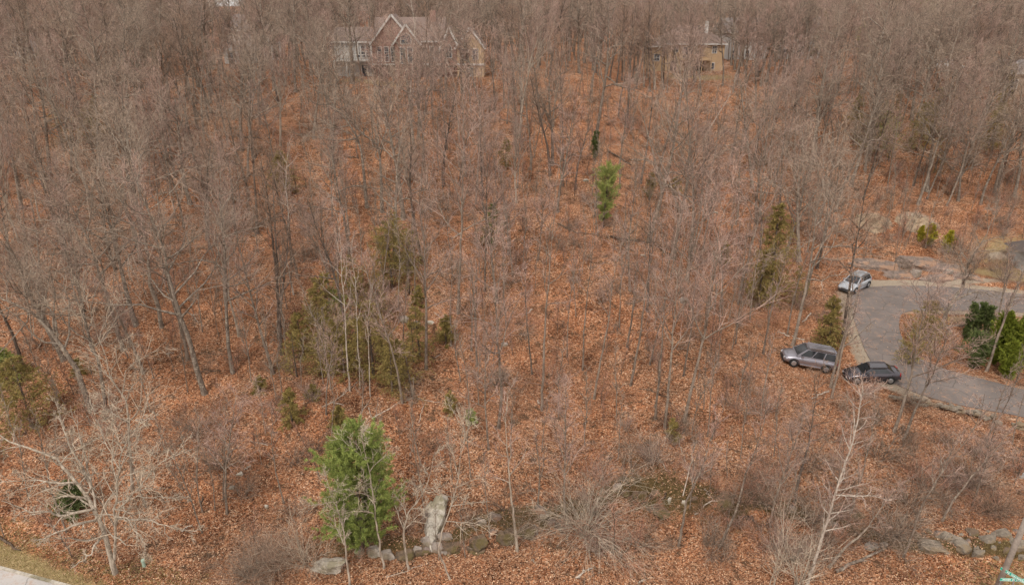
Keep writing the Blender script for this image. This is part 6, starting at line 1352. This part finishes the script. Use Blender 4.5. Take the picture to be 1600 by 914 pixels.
# ------------------------------------------------------------------ street signs, utility pole, pedestal
M['pole_wood'] = plain('pole_wood', (0.27, 0.225, 0.19), .9, var=.3, scale=4); M['sign_green'] = plain('sign_green', (0.02, 0.42, 0.29), .45, var=.12, scale=6)
M['sign_white'] = plain('sign_white', (0.82, 0.86, 0.84), .5, var=.04); M['galv'] = plain('galv', (0.42, 0.42, 0.42), .5, .6); M['ped_green'] = plain('ped_green', (0.33, 0.42, 0.33), .6, var=.1)
P = G(1535, 972)
up_ = thing('utility_pole', 'round grey-brown wooden utility pole slanting past the street signs', 'pole', (P[0], P[1], P[2]))
up_.rotation_euler = (0, math.radians(3.2), 0)
MB().cyl((0, 0, -.5), (0, 0, 10.5), .17, .115, 16).build('pole', M['pole_wood'], up_, True)
MB().cyl((-.13, -.16, 0), (-.10, -.145, 3.2), .03, .03, 8).build('conduit', M['galv'], up_); 
ca_ = MB(); ca_.bar((-1.2, 0, 9.7), (1.2, 0, 9.7), .1, .12); ca_.build('crossarm', M['pole_wood'], up_)
for x in (-1.1, -.5, .5, 1.1): MB().cyl((x, 0, 9.76), (x, 0, 9.95), .05, .035, 8).build('insulator', M['galv'], up_)
S = G(1556, 985); top = on_plane(1566, 903, S[1]); sz = top[2] - S[2]
ss = thing('street_sign', 'crossed pair of green street name blades on a thin post by the utility pole', 'street sign', (S[0], S[1], S[2]))
MB().cyl((0, 0, -.4), (0, 0, sz - .12), .035, .035, 10).build('post', M['galv'], ss)
for k, (a, z0) in enumerate([(math.radians(-3), sz - .11), (math.radians(-58), sz + .10)]):
    d = Vector((math.cos(a), math.sin(a), 0)); L2 = .72
    bl = MB().bar(d * -L2, d * L2, .012, .19); V = [Vector(v) + Vector((0, 0, z0)) for v in bl.V]
    o = link_mesh('sign_blade', V, bl.F, M['sign_green'], ss)
    n_ = Vector((d.y, -d.x, 0)); r_ = random.Random(k); le = MB()
    for side in (1, -1):
        off = n_ * .0095 * side
        for e in (-1, 1): le.bar(d * -L2 + off + Vector((0, 0, z0 + e * .085)), d * L2 + off + Vector((0, 0, z0 + e * .085)), .004, .012)
        x = -L2 + .12
        while x < L2 - .14:
            wl = r_.uniform(.035, .06)
            if r_.random() > .18: le.bar(d * x + off + Vector((0, 0, z0 + r_.uniform(-.01, .01))), d * (x + wl) + off + Vector((0, 0, z0)), .004, r_.uniform(.07, .1))
            x += wl + .022
    le.build('border', M['sign_white'], o)
MB().cyl((0, 0, sz - .02), (0, 0, sz + .005), .05, .05, 10).build('bracket', M['galv'], ss)
P = G(226, 886); pe = thing('utility_pedestal', 'small pale green utility pedestal standing in the leaves near the pale tree', 'pedestal', (P[0], P[1], P[2]))
MB().cyl((0, 0, -.1), (0, 0, .52), .10, .10, 14).build('body', M['ped_green'], pe, False); MB().cyl((0, 0, .50), (0, 0, .60), .125, .11, 14).build('cap', M['ped_green'], pe)
